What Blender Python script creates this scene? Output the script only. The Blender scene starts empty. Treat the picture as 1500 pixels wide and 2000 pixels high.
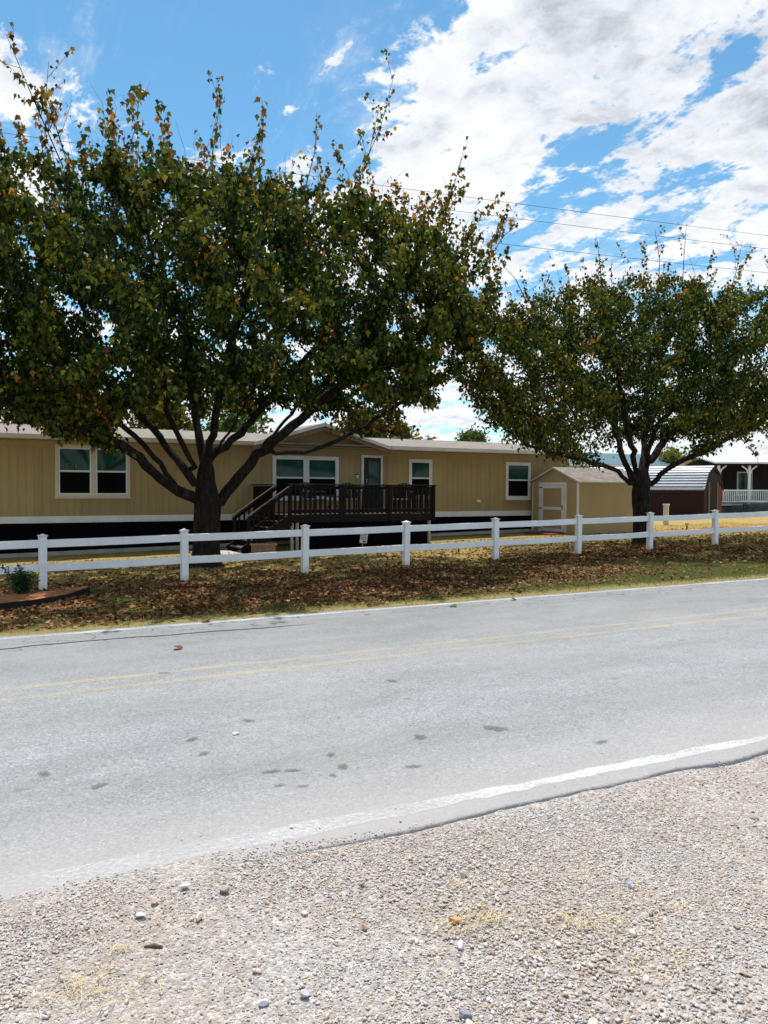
import bpy, math, numpy as np
from mathutils import Vector
R = math.radians
rng = np.random.default_rng(7)
SC = bpy.context.scene
COL = SC.collection

# ------------------------------------------------------------------ camera
# world axes: x runs along the road, y away from the camera side, z up (road surface = 0)
cam_d = bpy.data.cameras.new('camera'); cam = bpy.data.objects.new('camera', cam_d); COL.objects.link(cam)
cam_d.sensor_fit = 'VERTICAL'; cam_d.sensor_height = 24; cam_d.lens = 24 * 1560 / 2000
cam_d.clip_start = 0.05; cam_d.clip_end = 3000
cam.location = (0, 0, 1.6)
cam.rotation_mode = 'XYZ'
import mathutils
cam.rotation_euler = (mathutils.Matrix.Rotation(R(-28.8), 4, 'Z') @ mathutils.Matrix.Rotation(R(90 - 1.652), 4, 'X')
                      @ mathutils.Matrix.Rotation(math.atan(.004), 4, 'Z')).to_euler()
SC.camera = cam

# ------------------------------------------------------------------ light
SUN_AZ = math.atan2(.30, 1.0)        # from +y towards +x
SUN_EL = R(66)
SC.view_settings.view_transform = 'Standard'; SC.view_settings.look = 'None'
SC.view_settings.exposure = 0.5; SC.view_settings.gamma = 1
sd = Vector((math.sin(SUN_AZ) * math.cos(SUN_EL), math.cos(SUN_AZ) * math.cos(SUN_EL), math.sin(SUN_EL)))
sun_d = bpy.data.lights.new('sun', 'SUN'); sun_d.energy = 4.3; sun_d.angle = R(.53); sun_d.color = (1, .965, .92)
sun = bpy.data.objects.new('sun', sun_d); COL.objects.link(sun)
sun.rotation_euler = sd.to_track_quat('Z', 'Y').to_euler(); sun.location = (0, 40, 60)

# ------------------------------------------------------------------ node helpers
class N:
    def __init__(s, tree): s.t = tree; s.n = tree.nodes; s.l = tree.links
    def node(s, typ, ins=None, **kw):
        n = s.n.new(typ)
        for k, v in kw.items(): setattr(n, k, v)
        for k, v in (ins or {}).items():
            if isinstance(v, bpy.types.NodeSocket): s.l.new(v, n.inputs[k])
            else: n.inputs[k].default_value = v
        return n
    def math(s, op, a, b=0.0, c=0.0, clamp=False):
        n = s.node('ShaderNodeMath', {0: a, 1: b, 2: c}, operation=op); n.use_clamp = clamp
        return n.outputs[0]
    def noise(s, vec, scale, detail=5, rough=.55, dist=0.0):
        return s.node('ShaderNodeTexNoise', {'Vector': vec, 'Scale': scale, 'Detail': detail, 'Roughness': rough, 'Distortion': dist}).outputs[0]
    def ramp(s, fac, stops, interp='LINEAR'):
        n = s.node('ShaderNodeValToRGB', {0: fac}); cr = n.color_ramp; cr.interpolation = interp
        while len(cr.elements) < len(stops): cr.elements.new(.5)
        for e, (p, c) in zip(cr.elements, stops):
            e.position = p; e.color = (c, c, c, 1) if isinstance(c, (int, float)) else (*c, 1)
        return n.outputs[0]
    def mix(s, fac, a, b, mode='MIX'):
        n = s.node('ShaderNodeMix', data_type='RGBA', blend_type=mode)
        for i, v in ((0, fac), (6, a), (7, b)):
            if isinstance(v, bpy.types.NodeSocket): s.l.new(v, n.inputs[i])
            else: n.inputs[i].default_value = v if i == 0 else (*v, 1)
        return n.outputs[2]

# ------------------------------------------------------------------ sky with clouds
world = bpy.data.worlds.new('World'); SC.world = world; world.use_nodes = True
w = N(world.node_tree); w.n.clear()
sky = w.node('ShaderNodeTexSky', sky_type='NISHITA'); sky.sun_disc = False
sky.sun_elevation = SUN_EL; sky.sun_rotation = SUN_AZ; sky.air_density = 1.0; sky.dust_density = .15; sky.ozone_density = 2.2
tc = w.node('ShaderNodeTexCoord').outputs['Generated']
sep = w.node('ShaderNodeSeparateXYZ', {0: tc}).outputs
zz = w.math('ADD', w.math('MAXIMUM', sep[2], 0.0), .16)
cx = w.math('DIVIDE', sep[0], zz); cy = w.math('DIVIDE', sep[1], zz)
pv = w.node('ShaderNodeCombineXYZ', {0: cx, 1: cy, 2: 3.7}).outputs[0]
ps = w.node('ShaderNodeMapping', {'Vector': pv, 'Rotation': (0, 0, R(38)), 'Scale': (1.0, .55, 1)}).outputs[0]
big = w.noise(pv, 1.5, 3, .5)
fine = w.noise(ps, 7.0, 10, .62, .30)
whisp = w.noise(pv, 20, 8, .68, .2)
cirr = w.noise(w.node('ShaderNodeMapping', {'Vector': pv, 'Rotation': (0, 0, R(30)), 'Scale': (1.0, .28, 1)}).outputs[0], 5.5, 9, .68, .5)
lin = lambda x, a: w.math('MULTIPLY', w.math('SUBTRACT', x, .5), a)
den = w.math('ADD', w.math('ADD', lin(big, .65), .645), w.math('ADD', lin(fine, 2.1), lin(whisp, .85)))
# where the cloud banks lie: (direction, cos radius, strength)
BANKS = [((.22, .85, .479), .955, -.26), ((.36, .79, .49), .970, -.24), ((.422, .772, .475), .990, -.10), ((.30, .85, .40), .975, -.06),
         ((.55, .68, .48), .970, .12), ((.63, .63, .45), .970, .06), ((.66, .56, .50), .968, .20), ((.76, .53, .40), .985, .10), ((.658, .666, .352), .9930, -.17), ((.60, .72, .355), .9960, -.15), ((.72, .60, .35), .9985, -.08),
         ((.695, .577, .435), .9965, -.20), ((.740, .574, .377), .985, .05), ((.063, .916, .396), .985, .24), ((.385, .84, .37), .975, .42), ((.47, .776, .421), .986, .11), ((.496, .733, .465), .985, .07), ((.58, .75, .318), .985, .03),
         ((.60, .75, .28), .975, .05), ((.534, .84, .12), .93, .08), ((.80, .55, .27), .97, .05)]
for d, c, a in BANKS:
    dd = Vector(d).normalized()
    dot = w.node('ShaderNodeVectorMath', {0: tc, 1: tuple(dd)}, operation='DOT_PRODUCT').outputs['Value']
    m = w.node('ShaderNodeMapRange', {0: dot, 1: c, 2: 1.0, 3: 0.0, 4: a}, interpolation_type='SMOOTHSTEP').outputs[0]
    den = w.math('ADD', den, m)
# more cloud low down, and unseen cloud behind camera made brighter as fill light
den = w.math('ADD', den, w.node('ShaderNodeMapRange', {0: sep[2], 1: .24, 2: .02, 3: 0.0, 4: .20}, interpolation_type='SMOOTHSTEP').outputs[0])
backd = w.node('ShaderNodeMapRange', {0: sep[1], 1: .30, 2: -.35, 3: 0.0, 4: 1.0}, interpolation_type='SMOOTHSTEP').outputs[0]
den = w.math('SUBTRACT', den, w.math('MULTIPLY', backd, .01))
cov = w.node('ShaderNodeMapRange', {0: den, 1: .60, 2: .83, 3: 0.0, 4: 1.0}, interpolation_type='SMOOTHSTEP').outputs[0]
cov = w.math('MAXIMUM', cov, w.math('MULTIPLY', w.ramp(cirr, [(.50, 0.), (.72, .55)]), w.node('ShaderNodeMapRange', {0: den, 1: .40, 2: .60, 3: .12, 4: 1.0}).outputs[0]))
shade_n = w.noise(w.node('ShaderNodeVectorMath', {0: pv, 1: (.06, .1, 0)}, operation='ADD').outputs[0], 6.0, 9, .62, .2)
dots = w.node('ShaderNodeVectorMath', {0: tc, 1: tuple(Vector((.681, .560, .475)).normalized())}, operation='DOT_PRODUCT').outputs['Value']
gb = w.node('ShaderNodeMapRange', {0: dots, 1: .972, 2: 1.0, 3: 0.0, 4: .20}, interpolation_type='SMOOTHSTEP').outputs[0]
thick = w.math('ADD', w.math('ADD', lin(shade_n, 1.5), .5), w.math('ADD', w.math('MULTIPLY', w.math('SUBTRACT', den, .78), .35), gb))
ccol = w.ramp(thick, [(.48, (1.10, 1.115, 1.14)), (.74, (.90, .94, 1.0)), (1.0, (.54, .58, .66))])
skyc = w.mix(1.0, sky.outputs[0], (.64, .98, 1.0), 'MULTIPLY')
SKY_S = .105
bg = w.node('ShaderNodeBackground', {0: skyc, 1: SKY_S})
bc = w.node('ShaderNodeBackground', {0: ccol, 1: w.math('ADD', .66, w.math('MULTIPLY', backd, .30))})
ms = w.node('ShaderNodeMixShader', {0: cov, 1: bg.outputs[0], 2: bc.outputs[0]})
w.node('ShaderNodeOutputWorld', {0: ms.outputs[0]})

# ------------------------------------------------------------------ materials
def new_mat(name):
    m = bpy.data.materials.new(name); m.use_nodes = True
    k = N(m.node_tree); k.n.clear(); return m, k
def principled(k, col, rough=.8, spec=.3, metal=0.0, bump=None, bstr=.3, bdist=.01, **kw):
    p = k.node('ShaderNodeBsdfPrincipled')
    for i, v in (('Base Color', col), ('Roughness', rough), ('Specular IOR Level', spec), ('Metallic', metal)):
        if isinstance(v, bpy.types.NodeSocket): k.l.new(v, p.inputs[i])
        else: p.inputs[i].default_value = (*v, 1) if i == 'Base Color' else v
    if bump is not None:
        b = k.node('ShaderNodeBump', {'Height': bump, 'Strength': bstr, 'Distance': bdist}); k.l.new(b.outputs[0], p.inputs['Normal'])
    return p
def out(k, sh): k.node('ShaderNodeOutputMaterial', {0: sh})
def pmat(name, c1, c2=None, scale=3., detail=6, rough=.75, spec=.3, metal=0., bump=0., bscale=30., bdist=.005, stretch=(1, 1, 1), lo=.35, hi=.65):
    m, k = new_mat(name)
    v = k.node('ShaderNodeTexCoord').outputs['Object']
    v = k.node('ShaderNodeMapping', {'Vector': v, 'Scale': stretch}).outputs[0]
    c2 = c2 or tuple(x * .8 for x in c1)
    n = k.noise(v, scale, detail, .6)
    col = k.ramp(n, [(lo, c2), (hi, c1)])
    bn = k.noise(v, bscale, 4, .6) if bump else None
    out(k, principled(k, col, rough, spec, metal, bn, bump, bdist).outputs[0]); return m
def tint_mat(name, rough=.6, spec=.25, trans=0., mult=1.0, var=None, bump=0.):
    """surface whose colour is given per leaf / stone by the 'tint' attribute"""
    m, k = new_mat(name)
    a = k.node('ShaderNodeAttribute', attribute_name='tint').outputs['Color']
    if var:
        v = k.node('ShaderNodeTexCoord').outputs['Object']
        n = k.ramp(k.noise(v, var, 4, .7), [(.3, .72), (.7, 1.12)])
        a = k.mix(1.0, a, n, 'MULTIPLY')
    p = principled(k, a, rough, spec)
    if trans:
        tcol = k.mix(1.0, a, (1.5, 1.35, .55), 'MULTIPLY')
        t = k.node('ShaderNodeBsdfTranslucent', {0: tcol})
        out(k, k.node('ShaderNodeMixShader', {0: trans, 1: p.outputs[0], 2: t.outputs[0]}).outputs[0])
    else: out(k, p.outputs[0])
    return m

M = {}
M['vinyl'] = None
M['trim'] = pmat('white_trim', (.72, .74, .74), (.60, .62, .61), 2, rough=.5)
M['cream'] = pmat('cream_trim', (.58, .55, .44), (.50, .47, .38), 2, rough=.6)
M['tan'] = pmat('tan_siding', (.385, .285, .130), (.35, .258, .118), .9, rough=.85, bump=.25, bscale=60, stretch=(1, 1, .25))
M['tan2'] = pmat('tan_shed_siding', (.415, .305, .155), (.38, .28, .142), 1.2, rough=.85, bump=.2, bscale=60)
M['frieze'] = pmat('tan_frieze', (.37, .28, .14), (.33, .25, .125), 2, rough=.8)
M['skirt'] = pmat('black_skirting', (.004, .004, .007), (.003, .003, .005), 2, rough=.9, spec=.04)
M['deckwood'] = pmat('dark_stained_wood', (.007, .0035, .003), (.004, .002, .002), 3, rough=.7, spec=.25, stretch=(1, 1, 1), bump=.3, bscale=40)
M['decktop'] = pmat('sunlit_stained_wood', (.10, .07, .055), (.05, .034, .026), 4, rough=.6)  # sun glare on the stair caps put into a paler wood colour
M['postwood'] = pmat('pale_lumber', (.46, .40, .30), (.36, .31, .22), 5, rough=.8, stretch=(3, 3, .6))
M['brownwood'] = pmat('brown_lumber', (.30, .19, .11), (.20, .13, .08), 5, rough=.8, stretch=(3, 3, .6))
M['shingle'] = None
M['doordark'] = pmat('dark_door', (.02, .05, .045), (.012, .03, .03), 2, rough=.12, spec=.6)
M['teal_roof'] = pmat('teal_metal_roof', (.05, .13, .15), (.04, .10, .12), 1, rough=.5, spec=.4)
M['paleblue'] = pmat('pale_blue_siding', (.50, .58, .56), (.44, .52, .50), 1, rough=.8)
M['redbarn'] = pmat('red_barn_siding', (.027, .009, .009), (.019, .007, .007), 2, rough=.8, stretch=(.3, .3, 6))
M['darkbarn'] = pmat('dark_barn_trim', (.010, .006, .006), (.007, .004, .004), 2, rough=.8)
M['metalroof'] = pmat('pale_metal_roof', (.74, .76, .78), (.64, .66, .69), 1.5, rough=.45, spec=.5)
M['darkint'] = pmat('dark_interior', (.03, .028, .03), (.018, .018, .02), 1.5, rough=.9, spec=.1)
M['black'] = pmat('black_plastic', (.015, .015, .016), (.010, .010, .010), 4, rough=.5)
M['edging'] = pmat('black_edging', (.012, .012, .012), (.02, .018, .014), 4, rough=.7, spec=.1)
M['redmat'] = pmat('red_step', (.20, .055, .045), (.13, .03, .025), 8, rough=.9)
M['concrete'] = pmat('concrete', (.42, .41, .38), (.30, .30, .28), 3, rough=.9, bump=.3, bscale=30)
M['greypole'] = pmat('weathered_pole', (.09, .075, .06), (.05, .04, .035), 4, rough=.9, stretch=(4, 4, .5))
M['wire'] = pmat('wire', (.05, .055, .07), rough=.6)
M['lamp'] = pmat('lamp_glass', (.75, .74, .66), rough=.3)
M['signw'] = pmat('sign_white', (.72, .72, .70), (.62, .62, .6), 8, rough=.6)
M['ink'] = pmat('sign_ink', (.03, .03, .035), rough=.7)
M['leafmat'] = tint_mat('maple_leaf', .5, .14, .30)
M['leafbg'] = tint_mat('distant_leaf', .6, .2, .35)
M['litter'] = tint_mat('fallen_leaf', .8, .15, .12)
M['grassm'] = tint_mat('grass_blade', .8, .1, .25)
M['stone'] = tint_mat('limestone_gravel', .9, .15, 0, var=60.)
M['straw'] = tint_mat('straw', .8, .1, .15)

def vinyl_mat():
    m, k = new_mat('white_vinyl')
    v = k.node('ShaderNodeTexCoord').outputs['Object']
    st = k.noise(k.node('ShaderNodeMapping', {'Vector': v, 'Scale': (1, 1, .12)}).outputs[0], 9, 6, .7)
    bl = k.noise(v, 1.7, 6, .65)
    col = k.ramp(bl, [(.3, (.70, .71, .70)), (.6, (.80, .81, .82))])
    col = k.mix(k.ramp(st, [(.55, 0.), (.75, .35)]), col, (.50, .50, .44))
    z = k.node('ShaderNodeSeparateXYZ', {0: v}).outputs
    low = k.node('ShaderNodeMapRange', {0: k.math('ADD', k.math('SUBTRACT', z[2], k.math('MULTIPLY', z[0], .0155)), k.math('MULTIPLY', k.math('SUBTRACT', k.noise(v, 12, 5, .7), .5), .16)), 1: -.02, 2: .16, 3: .65, 4: 0.}).outputs[0]
    col = k.mix(low, col, (.42, .36, .24))
    out(k, principled(k, col, .5, .4, 0, k.noise(v, 5, 3), .08, .01).outputs[0]); return m
M['vinyl'] = vinyl_mat()
def siding_mat(name, c, seam):
    m, k = new_mat(name)
    v = k.node('ShaderNodeTexCoord').outputs['Object']
    s_ = k.node('ShaderNodeSeparateXYZ', {0: v}).outputs
    streak = k.noise(k.node('ShaderNodeMapping', {'Vector': v, 'Scale': (1, 1, .07)}).outputs[0], 4.5, 7, .7)
    fade = k.noise(v, .45, 5, .6)
    col = k.ramp(fade, [(.35, tuple(x * .88 for x in c)), (.65, tuple(x * 1.05 for x in c))])
    col = k.mix(1.0, col, k.ramp(streak, [(.3, .86), (.5, 1.0), (.75, 1.06)]), 'MULTIPLY')
    board = k.node('ShaderNodeTexWhiteNoise', {'W': k.math('FLOOR', k.math('DIVIDE', s_[0], seam))}, noise_dimensions='1D').outputs[0]
    col = k.mix(1.0, col, k.ramp(board, [(0., .94), (1., 1.05)]), 'MULTIPLY')
    splash = k.node('ShaderNodeMapRange', {0: k.math('ADD', s_[2], k.math('MULTIPLY', k.math('SUBTRACT', streak, .5), .8)), 1: .75, 2: 1.45, 3: .30, 4: 0.}).outputs[0]
    col = k.mix(splash, col, tuple(x * .62 for x in c))
    out(k, principled(k, col, .85, .2, 0, k.noise(v, 60, 3), .25, .005).outputs[0]); return m
M['tan'] = siding_mat('tan_siding', (.372, .285, .143), 1.22)
def bark_mat():
    m, k = new_mat('bark')
    v = k.node('ShaderNodeTexCoord').outputs['Object']
    vm = k.node('ShaderNodeMapping', {'Vector': v, 'Scale': (1, 1, .22)}).outputs[0]
    n = k.noise(vm, 16, 8, .7, .6)
    col = k.ramp(n, [(.32, (.006, .005, .004)), (.5, (.020, .016, .013)), (.72, (.055, .046, .036))])
    li = k.ramp(k.noise(v, 5, 5, .7), [(.60, 0.), (.70, .35)])
    col = k.mix(li, col, (.08, .083, .062))
    out(k, principled(k, col, .95, .1, 0, n, .9, .03).outputs[0]); return m
M['bark'] = bark_mat()
def shingle_mat():
    m, k = new_mat('asphalt_shingle')
    v = k.node('ShaderNodeTexCoord').outputs['Object']
    br = k.node('ShaderNodeTexBrick', {'Vector': v, 'Color1': (.27, .24, .205, 1), 'Color2': (.20, .18, .155, 1), 'Mortar': (.10, .09, .08, 1),
               'Scale': 1.0, 'Mortar Size': .006, 'Brick Width': .30, 'Row Height': .135, 'Bias': 0.0})
    n = k.ramp(k.noise(v, 2.3, 6, .7), [(.3, .85), (.7, 1.12)])
    c = k.mix(1.0, br.outputs[0], n, 'MULTIPLY')
    out(k, principled(k, c, .95, .1, 0, k.noise(v, 90, 3), .4, .004).outputs[0]); return m
M['shingle'] = shingle_mat()
def glass_mat(name, inner, spec=.3, rough=.06, tintn=1.5):
    m, k = new_mat(name)
    v = k.node('ShaderNodeTexCoord').outputs['Object']
    n = k.noise(v, tintn, 3, .5)
    col = k.ramp(n, [(.35, tuple(x * .55 for x in inner)), (.65, inner)])
    p = principled(k, col, rough, spec, 0, k.noise(v, 1.6, 2, .5), .06, .02)
    out(k, p.outputs[0]); return m
M['glass_up'] = glass_mat('window_glass_over_green_blind', (.010, .070, .055), .16)
M['glass_lo'] = glass_mat('window_glass_with_insect_screen', (.004, .005, .007), .03, .5)
M['glass_door'] = glass_mat('storm_door_glass', (.015, .060, .055), .16)
M['sticker'] = pmat('window_sticker', (.10, .16, .13), (.07, .12, .10), 6, rough=.6)

# ------------------------------------------------------------------ mesh helpers
def make_mesh(name, V, F, mat, parent=None, smooth=False, tint=None, mats=None):
    me = bpy.data.meshes.new(name)
    V = np.asarray(V, dtype=np.float32)
    if parent is not None:
        off = Vector(parent['_base']) if '_base' in parent else parent.location
        V = V - np.array(off, dtype=np.float32)
    if isinstance(F, np.ndarray):
        nf, kk = F.shape
        me.vertices.add(len(V)); me.vertices.foreach_set('co', V.ravel())
        me.loops.add(nf * kk); me.loops.foreach_set('vertex_index', F.ravel().astype(np.int32))
        me.polygons.add(nf); me.polygons.foreach_set('loop_start', np.arange(0, nf * kk, kk, dtype=np.int32))
        me.update(calc_edges=True)
    else:
        me.from_pydata([tuple(map(float, p)) for p in V], [], F); me.update()
    if smooth: me.shade_smooth()
    me.materials.append(mat)
    if tint is not None:
        at = me.attributes.new('tint', 'FLOAT_COLOR', 'POINT')
        c = np.ones((len(V), 4), dtype=np.float32); c[:, :3] = tint
        at.data.foreach_set('color', c.ravel())
    o = bpy.data.objects.new(name, me); COL.objects.link(o)
    if parent is not None:
        o.parent = parent; o['_base'] = tuple(off)
    return o
class MB:
    def __init__(s): s.v = []; s.f = []
    def add(s, vs, fs):
        b = len(s.v); s.v += [tuple(v) for v in vs]; s.f += [tuple(b + i for i in f) for f in fs]; return s
    def box(s, x0, x1, y0, y1, z0, z1):
        return s.add([(x0, y0, z0), (x1, y0, z0), (x1, y1, z0), (x0, y1, z0), (x0, y0, z1), (x1, y0, z1), (x1, y1, z1), (x0, y1, z1)],
                     [(0, 3, 2, 1), (4, 5, 6, 7), (0, 1, 5, 4), (1, 2, 6, 5), (2, 3, 7, 6), (3, 0, 4, 7)])
    def cbox(s, x0, x1, y0, y1, z0, z1, b=.006):
        """box with chamfered edges"""
        V = []; xs = (x0, x1); ys = (y0, y1); zs = (z0, z1)
        bb = min(b, (x1 - x0) * .4, (y1 - y0) * .4, (z1 - z0) * .4)
        for i in (0, 1):
            for j in (0, 1):
                for k in (0, 1):
                    sx, sy, sz = (1 - 2 * i), (1 - 2 * j), (1 - 2 * k)
                    V += [(xs[i], ys[j] + sy * bb, zs[k] + sz * bb), (xs[i] + sx * bb, ys[j], zs[k] + sz * bb), (xs[i] + sx * bb, ys[j] + sy * bb, zs[k])]
        ix = lambda i, j, k, a: ((i * 2 + j) * 2 + k) * 3 + a
        F = []
        F += [(ix(0, 0, 0, 0), ix(0, 0, 1, 0), ix(0, 1, 1, 0), ix(0, 1, 0, 0)), (ix(1, 0, 0, 0), ix(1, 1, 0, 0), ix(1, 1, 1, 0), ix(1, 0, 1, 0))]
        F += [(ix(0, 0, 0, 1), ix(1, 0, 0, 1), ix(1, 0, 1, 1), ix(0, 0, 1, 1)), (ix(0, 1, 0, 1), ix(0, 1, 1, 1), ix(1, 1, 1, 1), ix(1, 1, 0, 1))]
        F += [(ix(0, 0, 0, 2), ix(0, 1, 0, 2), ix(1, 1, 0, 2), ix(1, 0, 0, 2)), (ix(0, 0, 1, 2), ix(1, 0, 1, 2), ix(1, 1, 1, 2), ix(0, 1, 1, 2))]
        for j in (0, 1):
            for k in (0, 1): F.append((ix(0, j, k, 1), ix(1, j, k, 1), ix(1, j, k, 2), ix(0, j, k, 2)))
        for i in (0, 1):
            for k in (0, 1): F.append((ix(i, 0, k, 0), ix(i, 1, k, 0), ix(i, 1, k, 2), ix(i, 0, k, 2)))
        for i in (0, 1):
            for j in (0, 1): F.append((ix(i, j, 0, 0), ix(i, j, 1, 0), ix(i, j, 1, 1), ix(i, j, 0, 1)))
        for i in (0, 1):
            for j in (0, 1):
                for k in (0, 1): F.append((ix(i, j, k, 0), ix(i, j, k, 1), ix(i, j, k, 2)))
        return s.add(V, F)
    def prism_y(s, prof, y0, y1):      # profile of (x, z) extruded along y
        n = len(prof)
        return s.add([(x, y0, z) for x, z in prof] + [(x, y1, z) for x, z in prof],
                     [tuple(range(n)), tuple(range(2 * n - 1, n - 1, -1))] + [(i, i + n, (i + 1) % n + n, (i + 1) % n) for i in range(n)])
    def prism_x(s, prof, x0, x1):      # profile of (y, z) extruded along x
        n = len(prof)
        return s.add([(x0, y, z) for y, z in prof] + [(x1, y, z) for y, z in prof],
                     [tuple(range(n - 1, -1, -1)), tuple(range(n, 2 * n))] + [(i, (i + 1) % n, (i + 1) % n + n, i + n) for i in range(n)])
    def bar(s, p, q, w=.05, h=.05, up=(0, 0, 1)):
        p, q = Vector(p), Vector(q); d = (q - p).normalized(); u = Vector(up)
        a = d.cross(u).normalized() * w / 2; b = a.normalized().cross(d).normalized() * h / 2
        vs = [p - a - b, p + a - b, p + a + b, p - a + b, q - a - b, q + a - b, q + a + b, q - a + b]
        return s.add(vs, [(0, 3, 2, 1), (4, 5, 6, 7), (0, 1, 5, 4), (1, 2, 6, 5), (2, 3, 7, 6), (3, 0, 4, 7)])
    def tube(s, pts, r, n=8):
        pts = [Vector(p) for p in pts]; rs = r if isinstance(r, (list, tuple)) else [r] * len(pts)
        V = []; F = []; a = None
        for i, p in enumerate(pts):
            d = (pts[min(i + 1, len(pts) - 1)] - pts[max(i - 1, 0)]).normalized()
            if a is None: a = d.orthogonal().normalized()
            a = (a - d * a.dot(d)).normalized(); b = d.cross(a)
            V += [p + (a * math.cos(t) + b * math.sin(t)) * rs[i] for t in [2 * math.pi * j / n for j in range(n)]]
        for i in range(len(pts) - 1):
            for j in range(n): F.append((i * n + j, i * n + (j + 1) % n, (i + 1) * n + (j + 1) % n, (i + 1) * n + j))
        F += [tuple(range(n - 1, -1, -1)), tuple((len(pts) - 1) * n + j for j in range(n))]
        return s.add(V, F)
    def xf(s, fn):
        s.v = [tuple(fn(v)) for v in s.v]; return s
    def build(s, name, mat, parent=None, smooth=False): return make_mesh(name, s.v, s.f, mat, parent, smooth)

def tag(o, label=None, cat=None, group=None, kind=None):
    if label: o['label'] = label
    if cat: o['category'] = cat
    if group: o['group'] = group
    if kind: o['kind'] = kind
    return o
def thing(name, loc, label, cat, group=None):
    o = bpy.data.objects.new(name, None); COL.objects.link(o); o.location = loc; o.empty_display_size = .2
    return tag(o, label, cat, group)

def rot_mats(n, rz=None, tilt=None, rx=None):
    """random rotation matrices: spin about z then tilt"""
    a = rng.uniform(0, 2 * np.pi, n) if rz is None else rz
    t = np.zeros(n) if tilt is None else tilt; b = rng.uniform(0, 2 * np.pi, n)
    ca, sa = np.cos(a), np.sin(a); z = np.zeros(n); o = np.ones(n)
    A = np.stack([np.stack([ca, -sa, z], 1), np.stack([sa, ca, z], 1), np.stack([z, z, o], 1)], 1)
    ux, uy = np.cos(b), np.sin(b); c, s = np.cos(t), np.sin(t); C = 1 - c
    T = np.stack([np.stack([c + ux * ux * C, ux * uy * C, uy * s], 1), np.stack([ux * uy * C, c + uy * uy * C, -ux * s], 1), np.stack([-uy * s, ux * s, c], 1)], 1)
    return T @ A
def scatter(name, tv, tf, Mx, T, tint, mat, parent=None, smooth=False):
    tv = np.asarray(tv, dtype=np.float32); tf = np.asarray(tf, dtype=np.int64); n = len(T); m = len(tv)
    V = np.einsum('nij,mj->nmi', Mx, tv) + T[:, None, :]
    F = tf[None] + (np.arange(n) * m)[:, None, None]
    return make_mesh(name, V.reshape(-1, 3), F.reshape(-1, tf.shape[1]), mat, parent, smooth, np.repeat(tint, m, 0))

def vnoise(x, y, seed=0, f=1.0, octs=3):
    """cheap smooth value noise 0..1"""
    x = np.asarray(x, float) * f; y = np.asarray(y, float) * f; tot = 0; amp = 1; s = 0
    for o in range(octs):
        xi = np.floor(x).astype(int); yi = np.floor(y).astype(int); fx = x - xi; fy = y - yi
        fx = fx * fx * (3 - 2 * fx); fy = fy * fy * (3 - 2 * fy)
        def h(a, b):
            n = np.sin(a * 127.1 + b * 311.7 + seed * 74.7 + o * 19.3) * 43758.5453; return n - np.floor(n)
        v = (h(xi, yi) * (1 - fx) + h(xi + 1, yi) * fx) * (1 - fy) + (h(xi, yi + 1) * (1 - fx) + h(xi + 1, yi + 1) * fx) * fy
        tot = tot + v * amp; s += amp; amp *= .5; x = x * 2.03 + 7; y = y * 2.03 + 3
    return tot / s

# ------------------------------------------------------------------ ground heights
def gz(s, t):
    s = np.clip(np.asarray(s, float), -18, 45); t = np.asarray(t, float)
    a = -.165 + .0155 * (s - 1.5); b = -.31 + .0172 * (s - 1.27); b = np.minimum(b, .34)
    z = np.interp(t, [9.5, 10.2, 14.7], [0, .15, 1])            # blend road -> fence line
    v = -.012 * (t < 9.6) + z * a
    v = np.where(t > 14.7, a + (b - a) * np.clip((t - 14.7) / 8.9, 0, 1), v)
    v = np.where(t > 40, b + (t - 40) * .002, v)
    return v
def gzf(s, t): return float(gz(s, t))
NEAR0, FAR1 = 3.20, 9.46            # road edges

def grid(xs, ys, zf, name, mat, **kw):
    X, Y = np.meshgrid(xs, ys); Z = zf(X, Y)
    V = np.stack([X, Y, Z], -1).reshape(-1, 3); nx = len(xs); ny = len(ys)
    i = (np.arange(ny - 1)[:, None] * nx + np.arange(nx - 1)[None]).ravel()
    return make_mesh(name, V, np.stack([i, i + 1, i + nx + 1, i + nx], 1), mat, **kw)

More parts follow.
